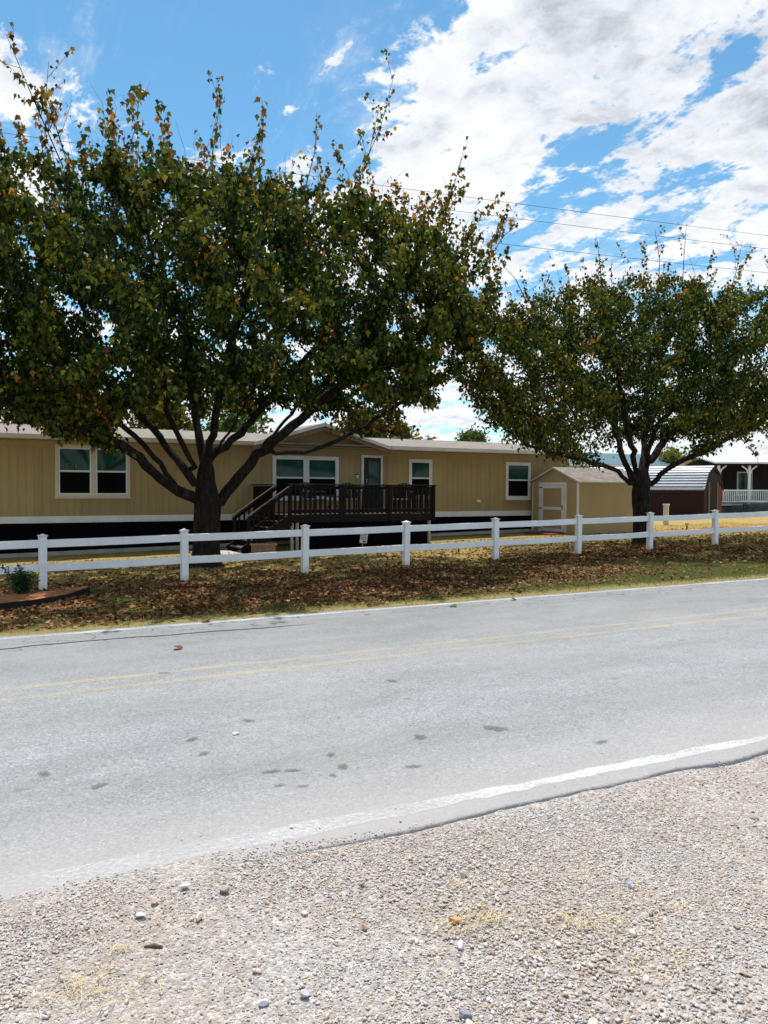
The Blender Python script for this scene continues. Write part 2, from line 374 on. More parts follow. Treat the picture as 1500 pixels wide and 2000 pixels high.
# lawn / terrain
def ground_mat():
    m, k = new_mat('lawn')
    v = k.node('ShaderNodeTexCoord').outputs['Object']
    s = k.node('ShaderNodeSeparateXYZ', {0: v}).outputs
    n1 = k.noise(v, .55, 6, .6); n2 = k.noise(v, 3.2, 8, .7); n3 = k.noise(v, 14, 8, .75); n4 = k.noise(v, 60, 4, .7)
    tt = k.math('ADD', s[1], k.math('MULTIPLY', k.math('SUBTRACT', n1, .5), 3.0))
    back = k.node('ShaderNodeMapRange', {0: tt, 1: 13.8, 2: 15.6, 3: 0., 4: 1.}).outputs[0]
    dry = k.ramp(n3, [(.3, (.19, .135, .045)), (.5, (.32, .245, .090)), (.72, (.44, .355, .15))])
    rust = k.ramp(n2, [(.50, 0.), (.66, .55)])
    dry = k.mix(rust, dry, (.27, .125, .035))
    grn = k.ramp(n2, [(.35, (.045, .070, .016)), (.55, (.075, .078, .022)), (.72, (.095, .058, .026))])
    grn = k.mix(k.ramp(n4, [(.4, .25), (.62, 0.)]), grn, (.02, .018, .010))
    col = k.mix(back, grn, dry)
    # soil strip showing in the lawn on the right
    sm = k.math('MULTIPLY', k.node('ShaderNodeMapRange', {0: s[0], 1: 21, 2: 23.5, 3: 0., 4: 1.}).outputs[0],
                k.ramp(k.math('MULTIPLY', k.math('ABSOLUTE', k.math('SUBTRACT', tt, 20.6)), .35), [(.18, .75), (.42, 0.)]))
    col = k.mix(sm, col, (.42, .17, .055))
    # dry fringe at the asphalt
    fr = k.node('ShaderNodeMapRange', {0: k.math('ADD', s[1], k.math('MULTIPLY', k.math('SUBTRACT', n2, .5), .5)), 1: 9.62, 2: 10.0, 3: .85, 4: 0.}).outputs[0]
    col = k.mix(fr, col, (.27, .22, .09))
    out(k, principled(k, col, .95, .05, 0, n3, .8, .04).outputs[0]); return m
xs = np.unique(np.concatenate([np.linspace(-900, -30, 12), np.linspace(-30, 60, 181), np.linspace(60, 1200, 12)]))
ys = np.unique(np.concatenate([np.linspace(-300, -2, 8), [0, 3.0, 9.40, 9.46, 9.6], np.linspace(9.8, 24, 72), np.linspace(25, 60, 36), np.linspace(70, 1500, 12)]))
def lawn_z(X, Y):
    b = (vnoise(X, Y, 3, 1.1, 4) - .5) * .05 * np.clip((Y - 9.6) / .6, 0, 1)
    return np.where(Y < 9.45, -.09, gz(X, Y) + b)
tag(grid(xs, ys, lawn_z, 'lawn', ground_mat(), smooth=True), kind='structure')

# ------------------------------------------------------------------ road
def asphalt_mat():
    m, k = new_mat('weathered_asphalt')
    v = k.node('ShaderNodeTexCoord').outputs['Object']
    s = k.node('ShaderNodeSeparateXYZ', {0: v}).outputs
    sv = k.node('ShaderNodeMapping', {'Vector': v, 'Scale': (.35, 1, 1)}).outputs[0]
    big = k.noise(sv, .9, 6, .6); mid = k.noise(v, 6, 6, .65)
    ag = k.node('ShaderNodeTexVoronoi', {'Vector': v, 'Scale': 95.}, feature='F1')
    agc = k.node('ShaderNodeSeparateColor', {0: ag.outputs['Color']}).outputs[0]
    fine = k.noise(v, 190, 3, .7)
    base = k.ramp(big, [(.3, (.215, .220, .218)), (.5, (.243, .246, .249)), (.7, (.265, .267, .270))])
    spk = k.ramp(agc, [(.0, .62), (.25, .92), (.7, 1.0), (.93, 1.22), (1., 1.45)])
    col = k.mix(1.0, base, spk, 'MULTIPLY')
    col = k.mix(1.0, col, k.ramp(fine, [(.3, .86), (.7, 1.12)]), 'MULTIPLY')
    col = k.mix(1.0, col, k.ramp(mid, [(.3, .93), (.7, 1.06)]), 'MULTIPLY')
    # tyre-polished far lane, darker
    far = k.node('ShaderNodeMapRange', {0: k.math('ADD', s[1], k.math('MULTIPLY', k.math('SUBTRACT', big, .5), 1.5)), 1: 6.6, 2: 8.2, 3: 0., 4: .35}).outputs[0]
    col = k.mix(far, col, (.140, .150, .138))
    def track(y0, w_, a):
        d_ = k.math('ABSOLUTE', k.math('SUBTRACT', k.math('ADD', s[1], k.math('MULTIPLY', k.math('SUBTRACT', big, .5), .6)), y0))
        return k.node('ShaderNodeMapRange', {0: d_, 1: 0., 2: w_, 3: a, 4: 0.}, interpolation_type='SMOOTHSTEP').outputs[0]
    tm = k.math('ADD', k.math('ADD', track(4.35, .42, .22), track(5.75, .42, .20)), k.math('ADD', track(7.55, .4, .25), track(8.75, .4, .15)))
    col = k.mix(tm, col, (.175, .172, .165))
    pat = k.ramp(k.noise(k.node('ShaderNodeMapping', {'Vector': v, 'Scale': (.5, 1.3, 1)}).outputs[0], 1.9, 8, .7), [(.35, .90), (.5, 1.0), (.68, 1.10)])
    col = k.mix(1.0, col, pat, 'MULTIPLY')
    col = k.mix(k.ramp(k.noise(v, .7, 3), [(.45, 0.), (.65, .25)]), col, (.28, .262, .255))
    # hairline cracks along the far edge
    cv = k.node('ShaderNodeMapping', {'Vector': k.node('ShaderNodeVectorMath', {0: v, 1: k.node('ShaderNodeVectorMath', {0: k.node('ShaderNodeTexNoise', {'Vector': v, 'Scale': 3., 'Detail': 4.}).outputs['Color'], 3: .35}, operation='SCALE').outputs[0]}, operation='ADD').outputs[0], 'Scale': (.55, 1.6, 1)}).outputs[0]
    ce = k.node('ShaderNodeTexVoronoi', {'Vector': cv, 'Scale': 2.6}, feature='DISTANCE_TO_EDGE').outputs[0]
    cm = k.math('MULTIPLY', k.ramp(ce, [(.006, .75), (.03, 0.)]), k.node('ShaderNodeMapRange', {0: k.math('ADD', s[1], k.math('MULTIPLY', k.math('SUBTRACT', big, .5), 1.2)), 1: 8.55, 2: 8.9, 3: 0., 4: 1.}).outputs[0])
    col = k.mix(cm, col, (.07, .07, .065))
    # small dark dimples and stains in both lanes
    dv = k.node('ShaderNodeTexVoronoi', {'Vector': k.node('ShaderNodeMapping', {'Vector': v, 'Scale': (1, 1.3, 1)}).outputs[0], 'Scale': 2.6, 'Randomness': 1.}, feature='F1')
    dc = k.node('ShaderNodeSeparateColor', {0: dv.outputs['Color']}).outputs
    dd = k.math('SUBTRACT', k.math('ADD', dv.outputs['Distance'], k.math('MULTIPLY', k.math('SUBTRACT', k.noise(v, 30, 4), .5), .12)), k.math('MULTIPLY', dc[1], .06))
    dm = k.math('MULTIPLY', k.ramp(dd, [(.02, .75), (.07, 0.)]), k.ramp(dc[0], [(.52, 0.), (.60, 1.)]))
    col = k.mix(dm, col, (.15, .15, .135))
    # limestone dust dragged on from the shoulder
    du = k.node('ShaderNodeMapRange', {0: k.math('ADD', s[1], k.math('MULTIPLY', k.math('SUBTRACT', mid, .5), .5)), 1: 3.35, 2: 4.2, 3: .8, 4: 0.}).outputs[0]
    dl = k.node('ShaderNodeMapRange', {0: s[0], 1: .6, 2: 3.6, 3: 1., 4: .7}).outputs[0]
    col = k.mix(k.math('MULTIPLY', du, dl), col, (.345, .325, .31))
    out(k, principled(k, col, .9, .2, 0, fine, .5, .003).outputs[0]); return m
road_xs = np.unique(np.concatenate([np.linspace(-600, -6, 12), np.linspace(-6, 14, 401), np.linspace(14, 700, 30)]))
def edge_n(x): return 3.26 - .03 * np.clip(x, -2, 7) + (vnoise(x, 0 * x, 11, 2.2, 5) - .5) * .075
def edge_f(x): return FAR1 + (vnoise(x, 0 * x, 23, 1.6, 4) - .5) * .10
k_ = len(road_xs); rows = [0, .003, .03, .12, .5, .9, .997, 1.0]
V = []
for r_ in rows:
    y = edge_n(road_xs) * (1 - r_) + edge_f(road_xs) * r_
    V.append(np.stack([road_xs, y, np.full(k_, 0.0 if 0 < r_ < 1 else -.004)], 1))
V.insert(0, np.stack([road_xs, edge_n(road_xs) - .006, np.full(k_, -.07)], 1))
V.append(np.stack([road_xs, edge_f(road_xs) + .01, np.full(k_, -.07)], 1))
V = np.concatenate(V); nr = len(rows) + 2
i = (np.arange(nr - 1)[:, None] * k_ + np.arange(k_ - 1)[None]).ravel()
road = tag(make_mesh('road', V, np.stack([i, i + 1, i + k_ + 1, i + k_], 1), asphalt_mat(), smooth=False), kind='structure')

def paint_mat(name, c, lo, hi, amt=1.):
    m, k = new_mat(name)
    v = k.node('ShaderNodeTexCoord').outputs['Object']
    n = k.noise(v, 38, 8, .75); n2 = k.noise(v, 1.6, 4, .6)
    ed = k.node('ShaderNodeAttribute', attribute_name='tint').outputs['Fac']
    a = k.math('ADD', k.math('ADD', n, k.math('MULTIPLY', k.math('SUBTRACT', n2, .5), .6)), k.math('MULTIPLY', k.math('SUBTRACT', ed, 1.0), .55))
    a = k.math('MULTIPLY', k.ramp(a, [(lo, 0.), (hi, 1.)]), amt)
    col = k.mix(k.ramp(k.noise(v, 120, 3), [(.3, .0), (.8, .35)]), c, (.30, .30, .29))
    p = principled(k, col, .8, .2)
    out(k, k.node('ShaderNodeMixShader', {0: a, 1: k.node('ShaderNodeBsdfTransparent').outputs[0], 2: p.outputs[0]}).outputs[0]); return m
def strip(name, yc, wdt, mat, z=.0018, x0=-80, x1=200, wob=.01, seed=1, wf=None, fade=None):
    x = np.unique(np.concatenate([np.linspace(x0, -4, 20), np.linspace(-4, 16, 320), np.linspace(16, x1, 40)]))
    c = yc(x) if callable(yc) else yc + 0 * x
    wv = wdt * (1 if wf is None else wf(x))
    a = c - wv / 2 + (vnoise(x, 0 * x, seed, 6, 3) - .5) * wob; b = c + wv / 2 + (vnoise(x, 0 * x, seed + 5, 6, 3) - .5) * wob
    rows = [a - .02, a + .015, b - .015, b + .02]; n = len(x)
    V = np.concatenate([np.stack([x, y, 0 * x + z], 1) for y in rows]); i = (np.arange(3)[:, None] * n + np.arange(n - 1)[None]).ravel()
    fd = np.ones(n) if fade is None else fade(x)
    tn = np.repeat(np.concatenate([0 * fd, fd, fd, 0 * fd])[:, None], 3, 1)
    return tag(make_mesh(name, V, np.stack([i, i + 1, i + n + 1, i + n], 1), mat, tint=tn), kind='structure')
yp = paint_mat('worn_yellow_paint', (.62, .51, .30), .33, .80, .68)
strip('center_line', 6.61, .11, yp, seed=31); strip('center_line', 6.94, .11, yp, seed=37)
wp = paint_mat('worn_white_paint', (.52, .52, .52), .28, .60, .85)
wp2 = paint_mat('chalky_white_paint', (.68, .68, .68), .26, .66, .85)
strip('edge_line', 9.30, .11, wp, seed=41)
strip('edge_line', lambda x: 3.485 - .04 * np.clip(x, -2, 7), .10, wp2, seed=43, wob=.05, wf=lambda x: np.interp(x, [-2, 1.2, 3], [2.2, 1.7, 1.0]), fade=lambda x: np.interp(x, [-1, .8, 1.8, 3.2], [.50, .62, .84, 1.0]))
# long open crack in the far lane
cx_ = np.linspace(-4, 3.85, 160); cyy = 8.70 + .05 * np.sin(cx_ * 1.3) + (vnoise(cx_, 0 * cx_, 5, 5, 4) - .5) * .10; wd = .011 * (1 - (cx_ > 3.2) * (cx_ - 3.2) / .7) + .002
V = np.concatenate([np.stack([cx_, cyy - wd, 0 * cx_ + .0045], 1), np.stack([cx_, cyy + wd, 0 * cx_ + .0045], 1)]); i = np.arange(159)
tag(make_mesh('road_crack', V, np.stack([i, i + 1, i + 161, i + 160], 1), pmat('crack_fill', (.05, .045, .04), (.03, .028, .025), 20, rough=.9), road), 'dark crack running along the far lane')
# oil and rust stains in the near lane
def stain_mat():
    m, k = new_mat('road_stain')
    v = k.node('ShaderNodeTexCoord').outputs['Object']
    a = k.node('ShaderNodeAttribute', attribute_name='tint').outputs['Fac']
    n = k.noise(v, 45, 6, .7)
    al = k.ramp(k.math('ADD', a, k.math('MULTIPLY', k.math('SUBTRACT', n, .5), .9)), [(.45, 0.), (1.05, .62)])
    p = principled(k, (.135, .128, .105), .9, .1)
    out(k, k.node('ShaderNodeMixShader', {0: al, 1: k.node('ShaderNodeBsdfTransparent').outputs[0], 2: p.outputs[0]}).outputs[0]); return m
SM = stain_mat()
STAINS = [(1.99, 4.1, .05), (2.35, 3.91, .045), (1.6, 4.22, .05), (1.71, 4.18, .045), (2.02, 4.32, .04), (3.21, 4.28, .09), (2.67, 4.36, .06), (.47, 4.78, .05),
          (.71, 4.45, .05), (1.36, 5.0, .05), (1.35, 4.7, .04), (1.81, 5.23, .05), (3.25, 5.76, .06), (1.56, 4.0, .03), (1.67, 3.93, .03), (1.88, 4.0, .03), (1.64, 6.93, .05), (3.63, 3.73, .05)]
for sx, sy, sr in STAINS:
    n = 20; an = np.linspace(0, 2 * np.pi, n, endpoint=False); rr = 1.05 * sr * (1 + .35 * np.sin(an * 2 + sx * 9) + .2 * np.sin(an * 5 + sy * 7))
    V = [(sx, sy, .0062)] + [(sx + .5 * r * math.cos(a) * 1.3, sy + .5 * r * math.sin(a), .0062) for r, a in zip(rr, an)] + [(sx + r * math.cos(a) * 1.3, sy + r * math.sin(a), .0062) for r, a in zip(rr, an)]
    F = [(0, 1 + j, 1 + (j + 1) % n) for j in range(n)] + [(1 + j, 1 + n + j, 1 + n + (j + 1) % n, 1 + (j + 1) % n) for j in range(n)]
    make_mesh('stain', V, F, SM, road, tint=np.repeat(np.array([1.] + [.8] * n + [0.] * n)[:, None], 3, 1))

# ------------------------------------------------------------------ gravel shoulder
def gravel_mat():
    m, k = new_mat('gravel_bed')
    v = k.node('ShaderNodeTexCoord').outputs['Object']
    big = k.noise(v, 1.3, 5, .6); mid = k.noise(v, 9, 6, .7)
    vo = k.node('ShaderNodeTexVoronoi', {'Vector': v, 'Scale': 75., 'Randomness': 1.}, feature='F1')
    vo2 = k.node('ShaderNodeTexVoronoi', {'Vector': v, 'Scale': 190., 'Randomness': 1.}, feature='F1')
    c1 = k.node('ShaderNodeSeparateColor', {0: vo.outputs['Color']}).outputs
    base = k.ramp(big, [(.35, (.40, .35, .31)), (.55, (.41, .38, .355)), (.7, (.43, .415, .40))])
    col = k.mix(1.0, base, k.ramp(c1[0], [(0., .72), (.6, 1.0), (1., 1.3)]), 'MULTIPLY')
    col = k.mix(k.ramp(c1[1], [(.82, 0.), (.9, .5)]), col, (.40, .27, .18))
    col = k.mix(1.0, col, k.ramp(mid, [(.3, .85), (.7, 1.1)]), 'MULTIPLY')
    h = k.math('ADD', k.math('MULTIPLY', k.ramp(vo.outputs['Distance'], [(0., 1.), (.7, 0.)]), 1.), k.math('MULTIPLY', k.ramp(vo2.outputs['Distance'], [(0., 1.), (.7, 0.)]), .4))
    out(k, principled(k, col, .95, .1, 0, h, 1., .008).outputs[0]); return m
def gravel_z(X, Y):
    e = np.clip((NEAR0 - Y) / .25, 0, 1)
    L = np.clip((1.9 - X) / .9, 0, 1) * np.clip((Y - 3.0) / .12, 0, 1)
    return .016 * L - .014 - .012 * e + (vnoise(X, Y, 8, 1.3, 3) - .5) * .05 * e + (vnoise(X, Y, 9, 14, 3) - .5) * .012
gx = np.unique(np.concatenate([np.linspace(-300, -3.5, 14), np.linspace(-3.5, 9, 500), np.linspace(9, 400, 20)]))
gy = np.unique(np.concatenate([np.linspace(-40, .2, 10), np.linspace(.2, 3.38, 130)]))
tag(grid(gx, gy, gravel_z, 'gravel_shoulder', gravel_mat(), smooth=True), kind='structure')

def ico(sub=0, seed=0, flat=.55, rough=.22):
    p = (1 + 5 ** .5) / 2
    v = [(-1, p, 0), (1, p, 0), (-1, -p, 0), (1, -p, 0), (0, -1, p), (0, 1, p), (0, -1, -p), (0, 1, -p), (p, 0, -1), (p, 0, 1), (-p, 0, -1), (-p, 0, 1)]
    f = [(0, 11, 5), (0, 5, 1), (0, 1, 7), (0, 7, 10), (0, 10, 11), (1, 5, 9), (5, 11, 4), (11, 10, 2), (10, 7, 6), (7, 1, 8), (3, 9, 4), (3, 4, 2), (3, 2, 6), (3, 6, 8), (3, 8, 9), (4, 9, 5), (2, 4, 11), (6, 2, 10), (8, 6, 7), (9, 8, 1)]
    v = [np.array(x) / np.linalg.norm(x) for x in v]
    for _ in range(sub):
        c = {}; nf = []
        def mid(a, b):
            key = (min(a, b), max(a, b))
            if key not in c: m = v[a] + v[b]; v.append(m / np.linalg.norm(m)); c[key] = len(v) - 1
            return c[key]
        for a, b, d in f:
            x, y, z = mid(a, b), mid(b, d), mid(d, a); nf += [(a, x, z), (b, y, x), (d, z, y), (x, y, z)]
        f = nf
    v = np.array(v); r2 = np.random.default_rng(seed)
    for _ in range(7):        # chip flat facets off the ball
        n = r2.normal(size=3); n /= np.linalg.norm(n); h = r2.uniform(.40, .80); d = v @ n
        v = v - np.outer(np.maximum(d - h, 0), n)
    v *= 1 + r2.uniform(-rough, rough, (len(v), 1)) * .6
    v *= np.array([r2.uniform(.9, 1.5), r2.uniform(.6, 1.0), flat * r2.uniform(.65, 1.1)])
    return v, np.array(f)
STONE_C = np.array([[.55, .55, .55], [.62, .62, .62], [.48, .47, .45], [.58, .54, .48], [.50, .44, .36], [.42, .36, .29], [.55, .53, .56], [.68, .68, .67], [.36, .35, .34], [.47, .38, .34], [.44, .48, .52]])
STONE_P = np.array([.19, .17, .11, .17, .12, .05, .05, .08, .01, .03, .01])
def stones(name, n, r0, r1, sub, nvar, dens, seed, yhi=3.60, power=2.2, sink=.25, x=(-1.6, 7.5), ylo=.9):
    global rng
    rng = np.random.default_rng(seed)
    X = rng.uniform(*x, n * 3); Y = rng.uniform(ylo, yhi, n * 3)
    keep = rng.uniform(0, 1, n * 3) < dens(X, Y); X, Y = X[keep][:n], Y[keep][:n]; n = len(X)
    rad = r0 + (r1 - r0) * rng.uniform(0, 1, n) ** power
    Z = np.where(Y > edge_n(X), .001, gravel_z(X, Y)) + rad * (.62 - sink)
    ci = rng.choice(len(STONE_C), n, p=STONE_P / STONE_P.sum()); C = STONE_C[ci] * rng.uniform(.78, 1.22, (n, 1)) * np.array([.91, .86, .825])
    tanny = np.clip((vnoise(X, Y, 77, .9, 3) - .42) * 4, 0, 1)[:, None]; C = C * (1 - tanny * .5) + C * np.array([1.04, .94, .84]) * tanny * .5
    Vs = []; Fs = []; Cs = []; base = 0
    for q in range(nvar):
        tv, tf = ico(sub, seed * 10 + q); ix = np.arange(q, n, nvar)
        Mx = rot_mats(len(ix), tilt=rng.normal(0, .35, len(ix))) * rad[ix][:, None, None]
        Vv = (np.einsum('nij,mj->nmi', Mx, tv) + np.stack([X[ix], Y[ix], Z[ix]], 1)[:, None, :]).reshape(-1, 3)
        Ff = (tf[None] + (np.arange(len(ix)) * len(tv))[:, None, None]).reshape(-1, 3) + base
        base += len(Vv); Vs.append(Vv); Fs.append(Ff); Cs.append(np.repeat(C[ix], len(tv), 0))
    return tag(make_mesh(name, np.concatenate(Vs), np.concatenate(Fs), M['stone'], tint=np.concatenate(Cs)), kind='stuff')
def d_small(X, Y): return np.clip(.55 + (vnoise(X, Y, 51, 1.2, 3) - .42) * 3.4, .14, 1) * np.clip((edge_n(X) + .02 + .16 * np.clip(2.1 - X, 0, 1) - Y) / .16, .004, 1)
def d_big(X, Y): return np.clip((vnoise(X, Y, 52, 1.1, 3) - .45) * 5.0, .03, 1) * np.clip((edge_n(X) - .15 - Y) / .3, 0.002, 1)
tag(stones('gravel', 150000, .0025, .0080, 0, 6, d_small, 1), 'small pale limestone chips covering the road shoulder', 'gravel')
tag(stones('gravel', 15000, .006, .0145, 0, 8, d_big, 2), 'larger pale crushed stones lying in patches on the shoulder', 'gravel')
tag(stones('gravel', 420, .012, .020, 1, 8, d_big, 3, power=2.5), 'scattered walnut sized stones on the road shoulder', 'gravel')
# a few stones that stand out
def rock(x, y, r, col, label, name='rock', flat=.7, z0=None, seed=1, cat='stone'):
    v, f = ico(2, seed, flat, .10); a = seed * 1.3; v = v @ np.array([[math.cos(a), math.sin(a), 0], [-math.sin(a), math.cos(a), 0], [0, 0, 1]])
    z = (float(gravel_z(np.array(x), np.array(y))) + .006 if y < 3.2 else .001) + r * flat * .55
    o = make_mesh(name, v * r, f, M['stone'], tint=np.tile(np.array(col), (len(v), 1)), smooth=True); o.location = (x, y, z)
    return tag(o, label, cat, 'larger stones lying on the shoulder')
rock(1.65, 2.45, .022, (.62, .33, .12), 'orange rounded stone beside a wisp of straw on the gravel', seed=2)
rock(1.58, 2.30, .017, (.72, .71, .70), 'bright white round pebble just below the orange stone', seed=3)
rock(1.38, 1.99, .022, (.22, .24, .28), 'dark blue grey stone at the bottom edge of the gravel', seed=4)
rock(.82, 3.13, .024, (.70, .70, .70), 'big white angular stone close to the road edge', seed=5, flat=.5)
rock(.69, 3.08, .018, (.55, .38, .30), 'pinkish stone left of the white stone near the road edge', seed=6)
rock(.63, 3.02, .023, (.50, .56, .64), 'flat blue grey stone among the white gravel on the left', seed=7, flat=.4)
rock(.82, 2.91, .019, (.60, .52, .38), 'tan stone with a white top alone on bare sand', seed=8)
rock(.96, 3.05, .018, (.34, .33, .31), 'dark grey pebble lying alone on sandy gravel near the road', seed=9)
rock(1.47, 2.85, .016, (.28, .25, .23), 'dark brown pebble on gravel in the middle of the shoulder', seed=10)
rock(1.34, 2.57, .015, (.33, .20, .12), 'small rust brown stone in the middle of the gravel', seed=11)
rock(1.88, 2.72, .019, (.50, .46, .42), 'beige grey lump of stone right of centre on gravel', seed=12)
rock(2.44, 2.33, .017, (.36, .39, .48), 'bluish pebble in the pale gravel patch on the right', seed=13)
rock(1.00, 2.33, .018, (.48, .46, .52), 'lilac grey pebble low in the middle of the gravel', seed=14)
rock(.87, 2.36, .018, (.62, .64, .68), 'pale blue white stone low on the left of the gravel', seed=15, flat=.55)
rock(1.64, 4.97, .026, (.68, .68, .66), 'white stone lying alone on the asphalt lane', seed=16, flat=.6)
# a stick
stick_m = pmat('weathered_stick', (.16, .12, .09), (.08, .06, .045), 60, rough=.9)
mb = MB().tube([(.60, 2.835, -.018), (.63, 2.82, -.013), (.655, 2.80, -.017)], [.004, .007, .005], 8)
tag(mb.build('stick', stick_m, smooth=True), 'short dark brown stick lying on sandy gravel', 'stick')
# straw wisps
def straw(cx0, cy0, n, spread, seed):
    r2 = np.random.default_rng(seed); V = []; F = []; C = []
    for q in range(int(n * .6)):
        x = cx0 + r2.normal(0, spread * 1.5); y = cy0 + r2.normal(0, spread * .9); a = r2.normal(.5, .9); L = r2.uniform(.02, .09); c, s_ = math.cos(a) * L, math.sin(a) * L
        z = float(gravel_z(np.array(x), np.array(y))) + .012 + r2.uniform(0, .012); wx, wy = -s_ / L * .0010, c / L * .0010; b = len(V)
        dz = r2.normal(0, .006); bx = r2.normal(0, .008)
        V += [(x - c / 2 - wx, y - s_ / 2 - wy, z), (x - c / 2 + wx, y - s_ / 2 + wy, z), (x + bx * s_ / L + wx, y - bx + wy, z + .006), (x + bx * s_ / L - wx, y - bx - wy, z + .006), (x + c / 2 + wx, y + s_ / 2 + wy, z + dz), (x + c / 2 - wx, y + s_ / 2 - wy, z + dz)]
        F += [(b, b + 1, b + 2, b + 3), (b + 3, b + 2, b + 4, b + 5)]
        C += [np.array([.50, .41, .23]) * r2.uniform(.7, 1.25)] * 6
    return V, F, C
V = []; F = []; C = []
for cc in [(.37, 2.70, 110, .05), (.42, 2.62, 60, .045), (.50, 2.84, 25, .03), (1.72, 2.42, 120, .05), (1.80, 2.38, 60, .05), (2.05, 2.22, 110, .06), (2.15, 2.10, 60, .05), (2.10, 1.9, 60, .06), (1.85, 2.66, 28, .05), (2.25, 2.45, 40, .07), (1.0, 2.2, 18, .08), (.95, 2.45, 10, .05), (2.4, 2.2, 45, .09), (1.6, 2.1, 25, .12), (.7, 2.5, 20, .1), (1.4, 2.9, 14, .12)]:
    v_, f_, c_ = straw(*cc, seed=int(cc[0] * 100 + cc[1] * 7)); b = len(V); V += v_; F += [tuple(b + i for i in f) for f in f_]; C += c_
tag(make_mesh('straw', V, F, M['straw'], tint=np.array(C)), 'wisps of dry golden straw scattered over the gravel', 'straw', kind='stuff')

# ------------------------------------------------------------------ grass and litter
def shade_w(X, Y):
    a = np.exp(-(((X - 3.2) / 6.0) ** 2 + ((Y - 12.6) / 2.6) ** 2) ** 1.5); b = np.exp(-(((X - 16.5) / 5.5) ** 2 + ((Y - 13.9) / 2.0) ** 2) ** 1.5)
    c = np.exp(-(((X - 9.5) / 3.4) ** 2 + ((Y - 12.6) / 1.9) ** 2) ** 1.5) * .8
    return np.clip(a + b + c, 0, 1)
def blades(name, n, x, y, dens, hmin, hmax, colf, seed, wd=.007):
    global rng
    rng = np.random.default_rng(seed)
    X = rng.uniform(*x, n * 3); Y = rng.uniform(*y, n * 3); kp = rng.uniform(0, 1, n * 3) < dens(X, Y); X, Y = X[kp][:n], Y[kp][:n]; n = len(X)
    h = rng.uniform(hmin, hmax, n); Z = lawn_z(X, Y) - .004
    tv = np.array([(-.5, 0, 0), (.5, 0, 0), (.2, .25, .65), (-.2, .25, .65), (0, .7, 1.0)]); a = rng.uniform(0, 2 * np.pi, n)
    Mx = rot_mats(n, rz=a); Sc = np.zeros((n, 3, 3)); Sc[:, 0, 0] = wd * rng.uniform(.7, 1.5, n); Sc[:, 1, 1] = h * rng.uniform(.1, .9, n); Sc[:, 2, 2] = h
    C = colf(X, Y, n); F1 = np.array([(0, 1, 2, 3)]); P = np.stack([X, Y, Z], 1)
    V = np.einsum('nij,mj->nmi', Mx @ Sc, tv) + P[:, None, :]
    fa = (np.array([[0, 1, 2], [0, 2, 3], [3, 2, 4]])[None] + (np.arange(n) * 5)[:, None, None]).reshape(-1, 3)
    return make_mesh(name, V.reshape(-1, 3), fa, M['grassm'], tint=np.repeat(C, 5, 0))
def gcol(X, Y, n):
    dry = np.array([[.40, .30, .10], [.48, .38, .15], [.32, .22, .07], [.36, .30, .10]])[rng.integers(0, 4, n)]
    gr = np.array([[.06, .12, .022], [.09, .15, .028], [.12, .15, .035], [.20, .19, .06]])[rng.integers(0, 4, n)]
    q = np.clip((Y - 14.0 + (vnoise(X, Y, 61, .6, 3) - .5) * 3) / 1.2, .06, 1); q = np.maximum(q, (Y < 9.95) * .75)
    q = q * (1 - .9 * np.exp(-((X - 13.0) / 3.6) ** 2) * (Y < 13.4))
    q = np.where((Y > 22.6) & (X > 9), q * .35, q)
    return np.where((rng.uniform(0, 1, n) < q)[:, None], dry, gr) * rng.uniform(.7, 1.2, (n, 1))
o = blades('grass', 150000, (-2, 30), (9.42, 23.5), lambda X, Y: np.clip(1.25 - (Y - 9.5) * .06, .25, 1) * np.clip((Y - edge_f(X) + .05) * 8, 0, 1) * (1 - .55 * shade_w(X, Y)), .022, .060, gcol, 11)
tag(o, 'short dry lawn grass, golden behind the fence and green brown on the verge', 'grass', kind='stuff')
LV = np.array([(0, 0, 0), (-.42, .28, .16), (-.50, .62, .20), (0, 1.0, .04), (.50, .62, .20), (.42, .28, .16), ]); LV[:, 1] -= .5
LF = np.array([(0, 3, 2, 1), (0, 5, 4, 3)])
def litter(n, seed):
    global rng
    rng = np.random.default_rng(seed)
    X = rng.uniform(-3, 27, n * 6); Y = rng.uniform(9.3, 21, n * 6)
    w_ = shade_w(X, Y) * np.clip((Y - 9.55) / .6, .02, 1) * np.clip(.15 + 2.6 * (vnoise(X, Y, 71, .9, 4) - .27), .06, 1) * (1 - .72 * np.exp(-((X - 13.2) / 2.6) ** 2) * np.clip((13.6 - Y) / .8, 0, 1)) + .035 * (Y > 9.6) + .05 * np.exp(-((Y - 17.5) / 2.5) ** 2)
    kp = rng.uniform(0, 1, n * 6) < w_; X, Y = X[kp][:n], Y[kp][:n]; n = len(X)
    s_ = rng.uniform(.035, .09, n)
    Z = np.where(Y < edge_f(X), .003, lawn_z(X, Y)) + .006 + rng.uniform(0, .025, n)
    cols = np.array([[.17, .090, .042], [.25, .150, .075], [.33, .225, .12], [.11, .058, .034], [.20, .065, .032], [.40, .31, .17], [.30, .17, .05], [.15, .10, .06]])
    C = cols[rng.choice(8, n, p=[.22, .2, .12, .16, .1, .07, .05, .08])] * rng.uniform(.7, 1.2, (n, 1)) * np.array([.72, .62, .52]) * np.where(X < 8, 1.0, .92)[:, None] + np.array([.012, .0, .0]) * (X < 7)[:, None] * rng.uniform(0, 1, (n, 1))
    Mx = rot_mats(n, tilt=rng.normal(0, .42, n)) * s_[:, None, None]
    flip = np.where(rng.uniform(0, 1, n) < .5, -1, 1); Mx[:, :, 2] *= (flip * rng.uniform(.6, 2.2, n))[:, None]
    return scatter('fallen_leaves', LV, LF, Mx, np.stack([X, Y, Z], 1), C, M['litter'])
